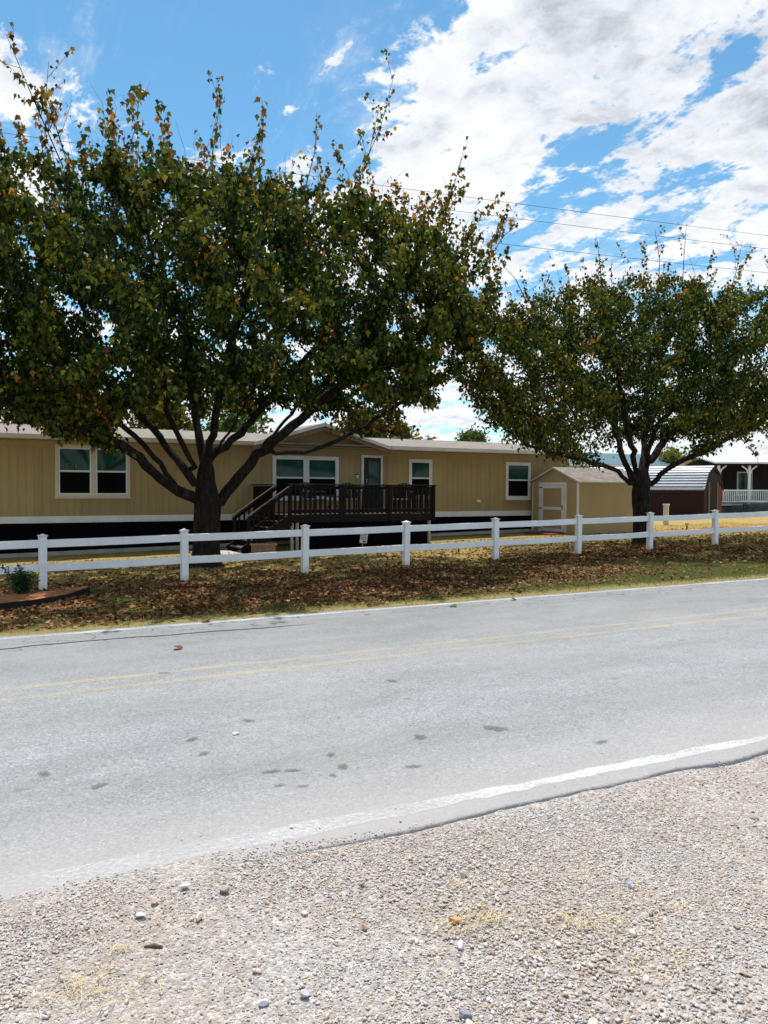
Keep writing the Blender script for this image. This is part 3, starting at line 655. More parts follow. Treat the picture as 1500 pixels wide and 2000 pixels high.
tag(litter(42000, 12), 'brown and tan fallen leaves littering the shaded verge', 'fallen leaves', kind='stuff')
# single leaves on the road
def lone_leaf(x, y, s_, col, label, rz):
    o = make_mesh('leaf', LV * s_, [tuple(f) for f in LF], M['litter'], tint=np.tile(np.array(col), (6, 1))); o.location = (x, y, .012); o.rotation_euler = (.25, .1, rz)
    tag(o, label, 'leaf', 'single leaves blown onto the road')
lone_leaf(2.01, 7.9, .11, (.16, .07, .04), 'dark red brown curled leaf alone on the far lane', .6)
lone_leaf(6.05, 9.05, .13, (.42, .40, .08), 'yellow green leaf on the asphalt near the far edge line', 1.9)
lone_leaf(2.72, 9.36, .14, (.33, .13, .05), 'rusty orange leaf at the far road edge in front of the second fence post', 2.5)
lone_leaf(7.2, 9.2, .10, (.30, .10, .08), 'small reddish leaf on the far road edge below the middle of the fence', 1.)

# ------------------------------------------------------------------ mulch bed, edging, shrub
th = np.linspace(0, 1, 40)
bx = np.interp(th, [0, .25, .5, .75, 1], [-1.6, .2, 1.05, 1.60, 2.05]); by = np.interp(th, [0, .25, .5, .75, 1], [11.75, 11.95, 12.25, 12.8, 13.75])
V = []; F = []
for q in range(40):
    for r_ in np.linspace(0, 1, 8):
        x = bx[q]; y = by[q] + (14.0 - by[q]) * r_; V.append((x, y, gzf(x, y) + .05 + .07 * math.sin(math.pi * min(1, r_ * 1.2)) + (vnoise(np.array(x), np.array(y), 4, 7, 3) - .5) * .05))
for q in range(39):
    for r_ in range(7): a = q * 8 + r_; F.append((a, a + 8, a + 9, a + 1))
tag(make_mesh('mulch_bed', V, F, pmat('orange_mulch', (.42, .17, .06), (.24, .09, .035), 9, rough=.95, bump=1., bscale=40, bdist=.03), smooth=True), kind='structure')
mb = MB(); pts = [(bx[q], by[q] - .02, gzf(bx[q], by[q]) + .03) for q in range(40)]
for a, b in zip(pts[:-1], pts[1:]): mb.bar(a, b, .035, .15)
tag(mb.build('bed_edging', M['edging']), 'black curved plastic edging round the orange mulch bed', 'edging')
def spray_plant(name, x, y, h, n, cols, label, cat, seed, wleaf=.02, L=(.06, .12), rad=.30):
    global rng
    rng = np.random.default_rng(seed); z = gzf(x, y) + .04
    root = thing(name, (x, y, z), label, cat)
    mb = MB(); Ps = []; Ds = []
    for q in range(16):
        a = rng.uniform(0, 6.28); rr = rad * rng.uniform(.2, 1); hh = h * rng.uniform(.55, 1.0); p0 = Vector((x, y, z - .03)); p2 = Vector((x + math.cos(a) * rr, y + math.sin(a) * rr, z + hh)); p1 = (p0 + p2) / 2 + Vector((-math.cos(a) * rr * .2, -math.sin(a) * rr * .2, .04))
        pp = [p0, p1, p2]; mb.tube(pp, [.006, .004, .002], 4)
        for u in np.linspace(.25, 1, n // 16):
            p = p0.lerp(p1, u * 2) if u < .5 else p1.lerp(p2, u * 2 - 1); Ps.append(p); Ds.append((p2 - p0).normalized())
    mb.build('stem', M['bark'], root)
    P = np.array([list(p) for p in Ps]); P = P + rng.normal(0, .02, P.shape); n_ = len(P)
    tv = np.array([(-.0, 0, 0), (-.5, .4, .1), (0, 1, 0), (.5, .4, .1)]); Mx = rot_mats(n_, tilt=rng.uniform(.2, 1.3, n_)); Sc = np.zeros((n_, 3, 3)); Sc[:, 0, 0] = wleaf; Sc[:, 1, 1] = rng.uniform(*L, n_); Sc[:, 2, 2] = .02
    C = np.array(cols)[rng.integers(0, len(cols), n_)] * rng.uniform(.6, 1.3, (n_, 1))
    scatter('foliage', tv, np.array([(0, 1, 2, 3)]), Mx @ Sc, P, C, M['leafbg'], root)
spray_plant('shrub', 1.0, 13.3, .52, 1400, [(.03, .09, .035), (.05, .12, .03), (.02, .06, .03)], 'small dark green shrub on the orange mulch beside the leftmost fence post', 'shrub', 5)

# ------------------------------------------------------------------ fence
root = thing('rail_fence', (1.45, 14.7, gzf(1.45, 14.7)), 'white vinyl two rail fence running along the far side of the road', 'fence')
posts = [(-3.4), (-.97), 1.45, 3.87, 6.28, 8.62, 10.98, 13.46, 15.89, 18.38, 20.85, 23.3, 25.75, 28.2]
tops = []
for s_ in posts:
    g = gzf(s_, 14.7); top = g + .965; tops.append(top)
    ln = rng.normal(0, .006, 2); lean = lambda v, g=g, ln=ln: (v[0] + ln[0] * (v[2] - g), v[1] + ln[1] * (v[2] - g), v[2])
    p = MB().cbox(s_ - .064, s_ + .064, 14.636, 14.764, g - .15, top - .03, .008).xf(lean).build('post', M['vinyl'], root)
    z = top - .03
    c = MB(); a, b = .078, .055
    c.cbox(s_ - a, s_ + a, 14.7 - a, 14.7 + a, z, z + .022, .005)
    c.add([(s_ - b, 14.7 - b, z + .022), (s_ + b, 14.7 - b, z + .022), (s_ + b, 14.7 + b, z + .022), (s_ - b, 14.7 + b, z + .022), (s_, 14.7, z + .05)], [(0, 1, 4), (1, 2, 4), (2, 3, 4), (3, 0, 4)])
    c.xf(lean).build('cap', M['vinyl'], p)
for k_i in range(len(posts) - 1):
    a, b = posts[k_i] + .060, posts[k_i + 1] - .060
    za, zb = tops[k_i], tops[k_i + 1]
    for off in (.155, .565):
        mb = MB(); y0, y1 = 14.7 - .021, 14.7 + .021; h = .068
        prof = [(y0, -h + .006), (y0 + .006, -h), (y1 - .006, -h), (y1, -h + .006), (y1, h - .006), (y1 - .006, h), (y0 + .006, h), (y0, h - .006)]
        n = len(prof); V = []; sag = rng.uniform(.002, .012); ns_ = 9
        for q in range(ns_):
            u = q / (ns_ - 1); V += [(a + (b - a) * u, y, za + (zb - za) * u - off + z - sag * 4 * u * (1 - u)) for y, z in prof]
        mb.add(V, [tuple(range(n)), tuple(range(ns_ * n - 1, ns_ * n - n - 1, -1))] + [(q * n + i, q * n + (i + 1) % n, (q + 1) * n + (i + 1) % n, (q + 1) * n + i) for q in range(ns_ - 1) for i in range(n)])
        mb.build('rail', M['vinyl'], root)

# ------------------------------------------------------------------ mobile home
H0, H1, HT = -7.0, 21.06, 23.6
house = thing('mobile_home', (7, HT, gzf(7, HT)), 'long tan mobile home with dark skirting and a front gable', 'mobile home')
FL, EV = .80, 2.93
def siding(x0, x1, y, z0, z1, pitch=.203, gw=.011, gd=.007, thick=.1):
    mb = MB(); V = []; xs_ = []
    x = x0
    while x < x1:
        e = min(x + pitch - gw, x1); xs_ += [(x, 0), (e, 0)]
        if e < x1: xs_ += [(e, gd), (min(e + gw, x1), gd)]
        x = x + pitch
    n = len(xs_); V = [(a, y + d, z0) for a, d in xs_] + [(a, y + d, z1) for a, d in xs_]
    mb.add(V, [(i, i + 1, i + 1 + n, i + n) for i in range(n - 1)])
    mb.box(x0, x1, y + .02, y + thick, z0, z1); return mb
wl = siding(H0, H1, HT, FL - .02, EV)
wl.box(H1 - .10, H1 - .002, HT + .1, 31.6, FL - .02, EV); wl.box(H0, H0 + .1, HT + .1, 31.6, FL - .02, EV); wl.box(H0 + .1, H1 - .1, 31.5, 31.6, FL - .02, EV)
wl.build('wall', M['tan'], house)
mb = MB()      # skirting with fine ribs following the ground
xs_ = np.arange(H0 + .05, H1 - .04, .12)
V = []; n = 0; pr = []
for x in xs_: pr += [(x, 0), (x + .05, 0), (x + .06, .012), (x + .11, .012)]
n = len(pr); V = [(a, HT + .05 + d, gzf(a, HT) - .1) for a, d in pr] + [(a, HT + .05 + d, FL - .17) for a, d in pr]
mb.add(V, [(i, i + 1, i + 1 + n, i + n) for i in range(n - 1)])
mb.box(H1 - .1, H1 - .05, HT + .07, 31.5, -.2, FL - .17)
mb.build('skirting', M['skirt'], house)
MB().cbox(H0 - .01, H1 + .01, HT - .03, HT + .06, FL - .17, FL + .015).build('trim_board', M['trim'], house)
mb = MB(); a = H0
for x in np.arange(H0, H1 - .1, 1.0):
    b = min(x + 1.0, H1); mb.bar((x, HT - .03, gzf(x, HT) + .075), (b, HT - .03, gzf(b, HT) + .075), .10, .11)
mb.build('base_strip', M['concrete'], house)
MB().cbox(H0 - .02, H1 + .02, HT - .028, HT - .004, 2.70, 2.90).build('frieze_board', M['frieze'], house)
for xx in (H1 - .07,): MB().box(xx - .03, xx + .09, HT - .024, HT - .003, FL + .02, 2.69).build('corner_trim', M['frieze'], house)
# main roof
ET = HT - .33; RT, RZ = 27.7, 3.60
rf = MB()
rf.prism_x([(ET, 3.035), (RT, RZ), (32.2, 3.035), (32.2, 2.985), (RT, RZ - .05), (ET, 2.985)], H0 - .3, H1 + .28)
roof = rf.build('roof', M['shingle'], house)
MB().box(H0 - .25, H1 + .22, ET + .06, HT + .02, 2.915, 2.945).build('soffit', M['frieze'], roof)
G0, G1, GA, GZ = 8.22, 13.06, 10.62, 3.70
for a, b, gm in ((H0 - .3, G0 + .02, 'cream'), (G1 - .02, H1 + .28, 'trim')):
    g = MB().prism_x([(ET - .10, 3.02), (ET - .10, 2.93), (ET - .075, 2.90), (ET, 2.90), (ET, 3.02)], a, b)
    g.build('gutter', M[gm], roof)
# front gable
GY = HT - .36
mb = MB(); mb.prism_y([(G0 + .25, 2.905), (G1 - .25, 2.905), (G1 - .25, 2.93), (GA, GZ - .16), (G0 + .25, 2.93)], HT - .05, HT + .25)
mb.build('gable_wall', M['tan'], house)
MB().cbox(G0 + .15, G1 - .15, HT - .075, HT - .051, 2.80, 2.90).build('gable_trim', M['frieze'], house)
mb = MB(); sl = (GZ - 2.97) / (GA - G0)
def rake(x0, z0, x1, z1, y0, y1, th): 
    return MB().add([(x0, y0, z0), (x1, y0, z1), (x1, y1, z1), (x0, y1, z0), (x0, y0, z0 - th), (x1, y0, z1 - th), (x1, y1, z1 - th), (x0, y1, z0 - th)],
                    [(0, 1, 2, 3), (7, 6, 5, 4), (0, 4, 5, 1), (1, 5, 6, 2), (2, 6, 7, 3), (3, 7, 4, 0)])
gr = MB()
for (xa, za) in ((G0, 3.0), (G1, 3.0)):
    q = rake(xa, za, GA, GZ, GY + .03, 27.5, .05); gr.add(q.v, q.f)
groof = gr.build('gable_roof', M['shingle'], house)
fb = MB(); br_ = MB()
for xa in (G0, G1):
    q = rake(xa, 3.005, GA, GZ + .005, GY - .005, GY + .03, .11); fb.add(q.v, q.f)
    q = rake(xa, 2.89, GA, GZ - .11, GY + .035, GY + .075, .13); br_.add(q.v, q.f)  # brown strip under the fascia stands for its shadow line
fb.build('fascia', M['trim'], groof); br_.build('rake_shadow_strip', M['brownwood'], groof)
# windows
def window(x0, x1, z0, z1, units=1, split=.5, frame='trim', parent=house, y=HT, blind=.0, sticker=None, outer=.085):
    t = outer; f = MB(); yy = y - .035
    f.cbox(x0, x1, yy, y - .001, z1 - t, z1); f.cbox(x0, x1, yy, y - .001, z0, z0 + t); f.cbox(x0, x0 + t, yy, y - .001, z0 + t, z1 - t); f.cbox(x1 - t, x1, yy, y - .001, z0 + t, z1 - t)
    uw = (x1 - x0 - 2 * t - (units - 1) * .13) / units
    for u in range(units - 1): c = x0 + t + (u + 1) * uw + u * .13; f.cbox(c, c + .13, yy, y - .001, z0 + t, z1 - t)
    f.cbox(x0 - .02, x1 + .02, yy - .03, y - .003, z0 - .035, z0 - .001)
    win = f.build('window', M[frame], parent)
    for u in range(units):
        a = x0 + t + u * (uw + .13); b = a + uw; zm = z0 + t + (z1 - z0 - 2 * t) * split; w_ = .035
        sh = MB(); ys0 = y - .028; ye = y - .004
        sh.box(a, a + w_, ys0, ye, z0 + t, z1 - t); sh.box(b - w_, b, ys0, ye, z0 + t, z1 - t); sh.box(a + w_, b - w_, ys0, ye, z1 - t - w_, z1 - t); sh.box(a + w_, b - w_, ys0, ye, z0 + t, z0 + t + w_); sh.box(a + w_, b - w_, ys0 - .006, ye, zm - .025, zm + .025)
        sh.build('sash', M['trim'], win)
        MB().box(a + w_, b - w_, y - .014, y - .006, zm + .025, z1 - t - w_).build('upper_pane', M['glass_up'], win)
        MB().box(a + w_, b - w_, y - .012, y - .005, z0 + t + w_, zm - .025).build('lower_pane', M['glass_lo'], win)
        if sticker and sticker[0] == u:
            _, sx, sz, sw, shh = sticker; st = MB(); xx0 = a + w_ + sx; z_0 = zm + .025 + sz; ys_ = y - .0165
            st.box(xx0, xx0 + sw, ys_, ys_ + .002, z_0, z_0 + .012); st.box(xx0, xx0 + sw, ys_, ys_ + .002, z_0 + shh - .012, z_0 + shh)
            st.box(xx0, xx0 + .012, ys_, ys_ + .002, z_0 + .0121, z_0 + shh - .0121); st.box(xx0 + sw - .012, xx0 + sw, ys_, ys_ + .002, z_0 + .0121, z_0 + shh - .0121)
            for q in range(3): st.box(xx0 + .03, xx0 + sw * .6, ys_, ys_ + .002, z_0 + .04 + q * .04, z_0 + .052 + q * .04)
            st.box(xx0 + sw * .68, xx0 + sw * .82, ys_, ys_ + .002, z_0 + .04, z_0 + shh - .04)
            st.build('sticker', M['sticker'], win)
    return win
window(2.66, 4.66, 1.33, 2.79, 2, .5, 'cream', sticker=(0, .18, .01, .32, .17))
window(8.98, 11.27, 1.25, 2.64, 2, .5, 'trim', sticker=(0, .72, .40, .08, .09))
window(13.93, 14.87, 1.28, 2.63, 1, .52)
window(18.06, 19.22, 1.24, 2.61, 1, .52)
window(-1.6, .3, 1.33, 2.79, 2, .5, 'cream')
# door
d = MB(); y = HT
d.cbox(12.10, 12.19, y - .04, y - .001, .86, 2.64); d.cbox(12.83, 12.90, y - .04, y - .001, .86, 2.64); d.cbox(12.10, 12.90, y - .04, y - .001, 2.64, 2.72)
door = MB().cbox(12.20, 12.82, y - .03, y - .004, .88, 2.63).build('door', M['black'], house)
d.build('door_frame', M['trim'], door)
MB().box(12.36, 12.74, y - .038, y - .031, 1.05, 2.52).build('door_glass', M['glass_door'], door)
MB().tube([(12.28, y - .03, 1.80), (12.28, y - .07, 1.80), (12.28, y - .07, 1.92), (12.28, y - .03, 1.92)], .009, 6).build('door_handle', M['metalroof'], door)
lm = MB().cbox(11.90, 11.98, y - .09, y - .001, 1.94, 2.06, .015).build('wall_light', M['lamp'], house)
MB().cbox(11.89, 11.99, y - .10, y - .001, 2.061, 2.09, .01).build('lamp_cap', M['black'], lm)
vt = MB().cbox(16.76, 16.92, y - .07, y - .001, 1.12, 1.22, .02).build('vent_hood', M['lamp'], house)

# ------------------------------------------------------------------ deck
DT0 = 20.6; DX0, DX1 = 8.34, 13.06; DZ = .86
deck = thing('deck', (10.5, DT0, gzf(10.5, DT0)), 'raised dark brown wooden deck with railing and side steps against the mobile home', 'deck')
mb = MB()
for q in np.arange(DX0, DX1 - .01, .145): mb.box(q, min(q + .138, DX1), DT0 + .02, HT - .035, DZ - .03, DZ)
mb.build('floor', M['deckwood'], deck)
MB().cbox(DX0 - .02, DX1 + .02, DT0 - .03, DT0 + .015, DZ - .21, DZ + .01).box(DX1 - .02, DX1 + .02, DT0 + .02, HT - .04, DZ - .21, DZ - .031).box(DX0 - .02, DX0 + .02, DT0 + .02, HT - .04, DZ - .21, DZ - .031).build('rim_joist', M['deckwood'], deck)
mb = MB(); pr = []
for x in np.arange(DX0 + .26, DX1 - .14, .16): pr += [(x, 0), (x + .15, 0), (x + .15, .012), (x + .16, .012)]
n = len(pr); mb.add([(a, DT0 + .10 + d_, gzf(a, DT0) - .08) for a, d_ in pr] + [(a, DT0 + .10 + d_, DZ - .21) for a, d_ in pr], [(i, i + 1, i + 1 + n, i + n) for i in range(n - 1)])
mb.build('skirt_panel', M['skirt'], deck)
for (x, yy_) in ((8.42, DT0), (8.585, DT0 + .02), (12.90, DT0)):
    MB().cbox(x - .04, x + .04, yy_ - .02, yy_ + .06, gzf(x, DT0) - .1, DZ - .212).build('support_post', M['postwood'], deck)
RTz = 1.73
rail = MB().cbox(DX0 - .03, DX1 + .05, DT0 - .075, DT0 + .075, RTz - .04, RTz).build('top_rail', M['deckwood'], deck)
MB().cbox(DX0, DX1, DT0 - .02, DT0 + .02, RTz - .14, RTz - .055).build('sub_rail', M['deckwood'], deck)
MB().cbox(DX0, DX1, DT0 - .02, DT0 + .02, DZ + .07, DZ + .16).build('bottom_rail', M['deckwood'], deck)
for x in (DX0 + .02, 9.93, 11.5, DX1 - .02): MB().cbox(x - .045, x + .045, DT0 - .052, DT0 - .024 + .09, DZ - .2, RTz - .041).build('rail_post', M['deckwood'], deck)
for x in np.arange(DX0 + .16, DX1 - .08, .152): MB().cbox(x - .036, x + .036, DT0 - .051, DT0 - .021, DZ + .02, RTz - .06, .004).build('baluster', M['deckwood'], deck)
for sx in (DX1, ):
    MB().cbox(sx - .07, sx + .07, DT0 + .08, HT - .04, RTz - .04, RTz).build('top_rail', M['deckwood'], deck)
    MB().cbox(sx - .02, sx + .02, DT0 + .08, HT - .04, RTz - .14, RTz - .055).build('sub_rail', M['deckwood'], deck)
    for y_ in np.arange(DT0 + .2, HT - .1, .152): MB().box(sx - .02, sx + .02, y_ - .03, y_ + .03, DZ, RTz - .06).build('baluster', M['deckwood'], deck)
# left side railing behind the steps
MB().cbox(DX0 - .07, DX0 + .07, DT0 + 1.25, HT - .04, RTz - .04, RTz).build('top_rail', M['deckwood'], deck)
for y_ in np.arange(DT0 + 1.35, HT - .1, .152): MB().box(DX0 - .02, DX0 + .02, y_ - .03, y_ + .03, DZ, RTz - .06).build('baluster', M['deckwood'], deck)
# steps going down to the left
gb_ = gzf(6.9, DT0); st = (RTz - .83) / (8.46 - 7.16)
steps = None
for yr in (DT0 - .02, DT0 + 1.18):
    top = (DX0 + .08, yr, RTz - .01); bot = (7.10, yr, RTz - st * (DX0 + .08 - 7.10))
    s1 = MB().bar(top, bot, .075, .03).build('stair_rail', M['decktop'], deck)
    MB().bar((top[0], yr, top[2] - .10), (bot[0], yr, bot[2] - .10), .04, .09).build('stair_sub_rail', M['deckwood'], deck)
    MB().bar((DX0, yr, DZ - .14), (6.98, yr, gb_ + .02), .045, .30).build('stringer', M['deckwood'], deck)
    MB().cbox(7.12, 7.21, yr - .045, yr + .045, gb_ - .1, bot[2] - .02).build('newel_post', M['deckwood'], deck)
    for x in np.arange(7.30, DX0 - .05, .145):
        zt = RTz - st * (DX0 + .08 - x); MB().box(x - .022, x + .022, yr - .02, yr + .02, zt - .86, zt - .10).build('baluster', M['deckwood'], deck)
nst = 5
for q in range(nst):
    zt = DZ - (q + 1) * (DZ - gb_) / (nst + 1) ; x1 = DX0 - q * .26; MB().cbox(x1 - .29, x1, DT0, DT0 + 1.16, zt - .035, zt).build('tread', M['decktop'] if q > 2 else M['deckwood'], deck)

def patio_chair(x, y, rz, label):
    r = thing('patio_chair', (x, y, DZ), label, 'chair', 'dark patio chairs on the deck')
    c, s_ = math.cos(rz), math.sin(rz); T = lambda v: (x + v[0] * c - v[1] * s_, y + v[0] * s_ + v[1] * c, DZ + v[2])
    MB().cbox(-.27, .27, -.26, .26, .40, .44, .015).xf(T).build('seat', M['black'], r)
    b = MB()
    for q in range(6):        # curved slatted back with an arched top
        xx = -.23 + q * .092; hh = .93 - 1.6 * (xx) ** 2; b.add(*(lambda m: (m.v, m.f))(MB().bar((xx, .24, .45), (xx * 1.08, .36, hh), .07, .02, (0, 1, 0))))
    b.tube([(-.26, .35, .82), (-.15, .375, .89), (0, .385, .925), (.15, .375, .89), (.26, .35, .82)], .016, 6)
    b.xf(T).build('backrest', M['black'], r)
    for sx in (-1, 1):
        MB().tube([(sx * .28, .26, .62), (sx * .31, 0, .655), (sx * .30, -.24, .64)], .024, 6).xf(T).build('armrest', M['black'], r)
        MB().tube([(sx * .30, -.24, .63), (sx * .28, -.26, 0)], .018, 6).xf(T).build('leg', M['black'], r)
        MB().tube([(sx * .26, .24, .60), (sx * .27, .34, 0)], .018, 6).xf(T).build('leg', M['black'], r)
patio_chair(9.35, 21.3, .25, 'dark patio chair under the left sash of the double window on the deck')
patio_chair(10.6, 21.35, -.2, 'dark patio chair under the right sash of the double window on the deck')
patio_chair(12.35, 21.3, -.7, 'dark patio chair near the right end of the deck rail')
# round table between the chairs
tb = thing('patio_table', (9.98, 21.25, DZ), 'small dark round table between two patio chairs on the deck', 'table')
ci = lambda r, z, n=20: [(9.98 + r * math.cos(a), 21.25 + r * math.sin(a), z) for a in np.linspace(0, 2 * np.pi, n, endpoint=False)]
MB().add(ci(.26, DZ + .50) + ci(.26, DZ + .53), [tuple(range(19, -1, -1)), tuple(range(20, 40))] + [(i, (i + 1) % 20, 20 + (i + 1) % 20, 20 + i) for i in range(20)]).build('tabletop', M['black'], tb)
for a in (0.3, 2.4, 4.5): MB().tube([(9.98 + .05 * math.cos(a), 21.25 + .05 * math.sin(a), DZ + .5), (9.98 + .22 * math.cos(a), 21.25 + .22 * math.sin(a), DZ)], .014, 6).build('leg', M['black'], tb)

# concrete pad and wooden box by the steps
mb = MB().cbox(5.9, 7.0, DT0 - .05, DT0 + 1.4, -.32, gzf(6.4, DT0) + .03, .01)
tag(mb.build('path', M['concrete']), kind='structure')
g0 = gzf(7.35, 20.0)
pl = thing('planter_box', (7.4, 20.1, g0), 'low brown wooden planter box on the grass beside the deck steps', 'planter')
MB().cbox(7.12, 7.68, 19.92, 20.28, g0 - .02, g0 + .26).build('box', M['brownwood'], pl)
MB().box(7.09, 7.71, 19.885, 19.919, g0 + .24, g0 + .285).box(7.09, 7.71, 20.281, 20.315, g0 + .24, g0 + .285).box(7.09, 7.119, 19.92, 20.28, g0 + .24, g0 + .285).box(7.681, 7.71, 19.92, 20.28, g0 + .24, g0 + .285).build('rim', M['brownwood'], pl)
# little yard sign
g0 = gzf(10.43, 20.2); tl = .16
sg = thing('yard_sign', (10.43, 20.2, g0), 'small tilted white printed sign standing against the dark deck skirting', 'sign')
T = lambda v: (10.43 + v[0] * math.cos(tl) + v[2] * math.sin(tl), 20.2 + v[1], g0 + .16 - v[0] * math.sin(tl) * .6 + v[2])
panel = MB().box(-.115, .115, 0, .012, 0, .30).xf(T).build('panel', M['signw'], sg)
ink = MB()
for r_ in range(4):
    a = 0
    for c_, wd_ in enumerate(((.05, .045, .06), (.07, .05, .03), (.04, .08, .04), (.06, .035, .06))[r_]):
        ink.box(-.095 + a, -.095 + a + wd_, -.003, -.0005, .245 - r_ * .05, .268 - r_ * .05); a += wd_ + .012
ink.box(-.02, .08, -.003, -.0005, .02, .065)
ink.xf(T).build('printing', M['ink'], panel)
MB().box(-.012, .012, .0125, .03, -.22, .1).xf(T).build('stake', M['postwood'], sg)

# ------------------------------------------------------------------ tan shed
SX, SY0, SY1, SX1 = 19.15, 20.95, 23.40, 22.35; sg0 = gzf(SX, 21)
shed = thing('garden_shed', (SX, 22.2, sg0), 'tan wooden garden shed with a white framed door in its gable end', 'shed')
EZ, AZ_, SM_ = 1.90, 2.36, (20.95 + 23.40) / 2
mb = MB().prism_x([(SY0, sg0 - .1), (SY1, sg0 - .1), (SY1, EZ), (SM_, AZ_), (SY0, EZ)], SX, SX1)
mb.build('wall', M['tan2'], shed)
rf = MB(); ov = .07
for ya, sgn in ((SY0, -1), (SY1, 1)):
    y_e = ya + sgn * ov; z_e = EZ - .026; V = [(SX - .05, y_e, z_e + .01), (SX1 + .05, y_e, z_e + .01), (SX1 + .05, SM_, AZ_ + .045), (SX - .05, SM_, AZ_ + .045)]
    rf.add(V + [(a, b, c - .03) for a, b, c in V], [(0, 1, 2, 3), (7, 6, 5, 4), (0, 4, 5, 1), (1, 5, 6, 2), (2, 6, 7, 3), (3, 7, 4, 0)])
sr = rf.build('roof', M['shingle'], shed)
mb = MB()
for ya, sgn in ((SY0, -1), (SY1, 1)): mb.bar((SX - .062, ya + sgn * .08, EZ - .02), (SX - .062, SM_, AZ_ + .022), .02, .06, (0, 0, 1))
mb.build('rake_trim', M['cream'], sr)
MB().box(SX - .03, SX1 + .03, SY0 - ov - .016, SY0 - ov - .001, EZ - .06, EZ - .02).build('fascia', M['cream'], sr)
MB().cbox(SX - .018, SX + .05, SY0 - .018, SY0 + .05, sg0 - .05, EZ - .06).build('corner_trim', M['trim'], shed)
MB().cbox(SX - .018, SX - .001, SY1 - .08, SY1, sg0 - .05, EZ - .02).build('corner_trim', M['cream'], shed)
y0, y1, z0, z1 = 21.50, 22.98, sg0 + .04, 1.86
dr = MB().box(SX - .02, SX - .002, y0 + .10, y1 - .10, z0 + .02, z1 - .09).build('door', M['tan2'], shed)
f = MB(); xa, xb = SX - .034, SX - .003
f.box(xa, xb, y0, y0 + .09, z0, z1); f.box(xa, xb, y1 - .09, y1, z0, z1); f.box(xa, xb, y0 + .09, y1 - .09, z1 - .09, z1)
f.build('door_frame', M['trim'], dr)
f = MB(); xa, xb = SX - .044, SX - .0205; a, b = y0 + .11, y1 - .11; zA, zB = z0 + .03, z1 - .10
f.box(xa, xb, a, a + .12, zA, zB); f.box(xa, xb, b - .12, b, zA, zB); f.box(xa, xb, a + .12, b - .12, zB - .11, zB); f.box(xa, xb, a + .12, b - .12, zA, zA + .11); f.box(xa, xb, a + .12, b - .12, zA + .78, zA + .88)
f.build('door_trim', M['trim'], dr)
for z_ in (zA + .10, zA + .83, zB - .08): MB().box(SX - .052, SX - .0445, b - .10, b + .08, z_ - .018, z_ + .018).build('hinge', M['black'], dr)
MB().tube([(SX - .046, a + .05, zA + .80), (SX - .085, a + .05, zA + .82), (SX - .085, a + .05, zA + .92), (SX - .046, a + .05, zA + .94)], .012, 6).build('handle', M['black'], dr)
tag(MB().cbox(SX - .75, SX - .06, 21.45, 22.95, gzf(18.8, 22.2) - .05, gzf(18.8, 22.2) + .05, .01).build('door_step', M['redmat']), 'low dull red step in front of the tan shed door', 'step')

# ------------------------------------------------------------------ utility bits
g0 = gzf(26.9, 24.0)
up = thing('utility_pipe', (26.9, 24.0, g0), 'pale upright pipe standing before the red barn', 'pipe')
MB().tube([(26.9, 24, g0 - .1), (26.9, 24, g0 + .82)], .115, 16).build('pipe', M['cream'], up)
MB().tube([(26.9, 24, g0 + .82), (26.9, 24, g0 + .88)], .14, 16).build('cap', M['trim'], up)
g0 = gzf(24.2, 20.6)
mk = thing('marker_stake', (24.2, 20.6, g0), 'short dark stake with a cream cap in the lawn between two fence posts', 'stake')
MB().tube([(24.2, 20.6, g0 - .05), (24.2, 20.6, g0 + .16)], .03, 8).build('stake', M['brownwood'], mk)
MB().tube([(24.2, 20.6, g0 + .16), (24.2, 20.6, g0 + .27)], [.055, .075], 12).build('cap', M['cream'], mk)

# ------------------------------------------------------------------ red barn shed (turned)
BA = R(-67); bcx, bcy = 32.9, 27.0; bg_ = gzf(33, 28) - .05
ax = Vector((math.cos(BA), math.sin(BA), 0)); bxv = Vector((-math.sin(BA), math.cos(BA), 0))      # ax: towards the gable end, bxv: across (to the right/back)
def BT(v): p = Vector((bcx, bcy, 0)) + ax * v[0] + bxv * v[1]; return (p.x, p.y, v[2])
barn = thing('barn_shed', (bcx, bcy, bg_), 'dark red barn style shed with a ribbed white metal gambrel roof', 'shed')
BW, BL = 3.0, 6.5; e, kz, rz_ = 1.72, 2.45, 2.80
prof = [(0, bg_ - .1), (BW, bg_ - .1), (BW, e), (BW * .80, kz), (BW / 2, rz_), (BW * .20, kz), (0, e)]
n = len(prof)
wb = MB(); 
wb.add([(-BL, y, z) for y, z in prof] + [(0, y, z) for y, z in prof], [tuple(range(n - 1, -1, -1)), tuple(range(n, 2 * n))] + [(i, (i + 1) % n, (i + 1) % n + n, i + n) for i in (0, 1, 6)])
wb.xf(BT).build('wall', M['redbarn'], barn)
lap = MB()
for z_ in np.arange(bg_ + .15, e - .05, .16): lap.box(-BL, -.02, -.018, -.002, z_, z_ + .13)
lap.xf(BT).build('lap_siding', M['redbarn'], barn)
rb = MB(); rp = [(-.08, e - .08), (BW * .20 - .03, kz + .03), (BW / 2, rz_ + .05), (BW * .80 + .03, kz + .03), (BW + .08, e - .08)]
for (ya, za), (yb, zb) in zip(rp[:-1], rp[1:]): rb.add([(-BL - .1, ya, za), (.06, ya, za), (.06, yb, zb), (-BL - .1, yb, zb), (-BL - .1, ya, za - .03), (.06, ya, za - .03), (.06, yb, zb - .03), (-BL - .1, yb, zb - .03)], [(0, 1, 2, 3), (7, 6, 5, 4), (0, 4, 5, 1), (1, 5, 6, 2), (2, 6, 7, 3), (3, 7, 4, 0)])
broof = rb.xf(BT).build('roof', M['metalroof'], barn)
ribs = MB()
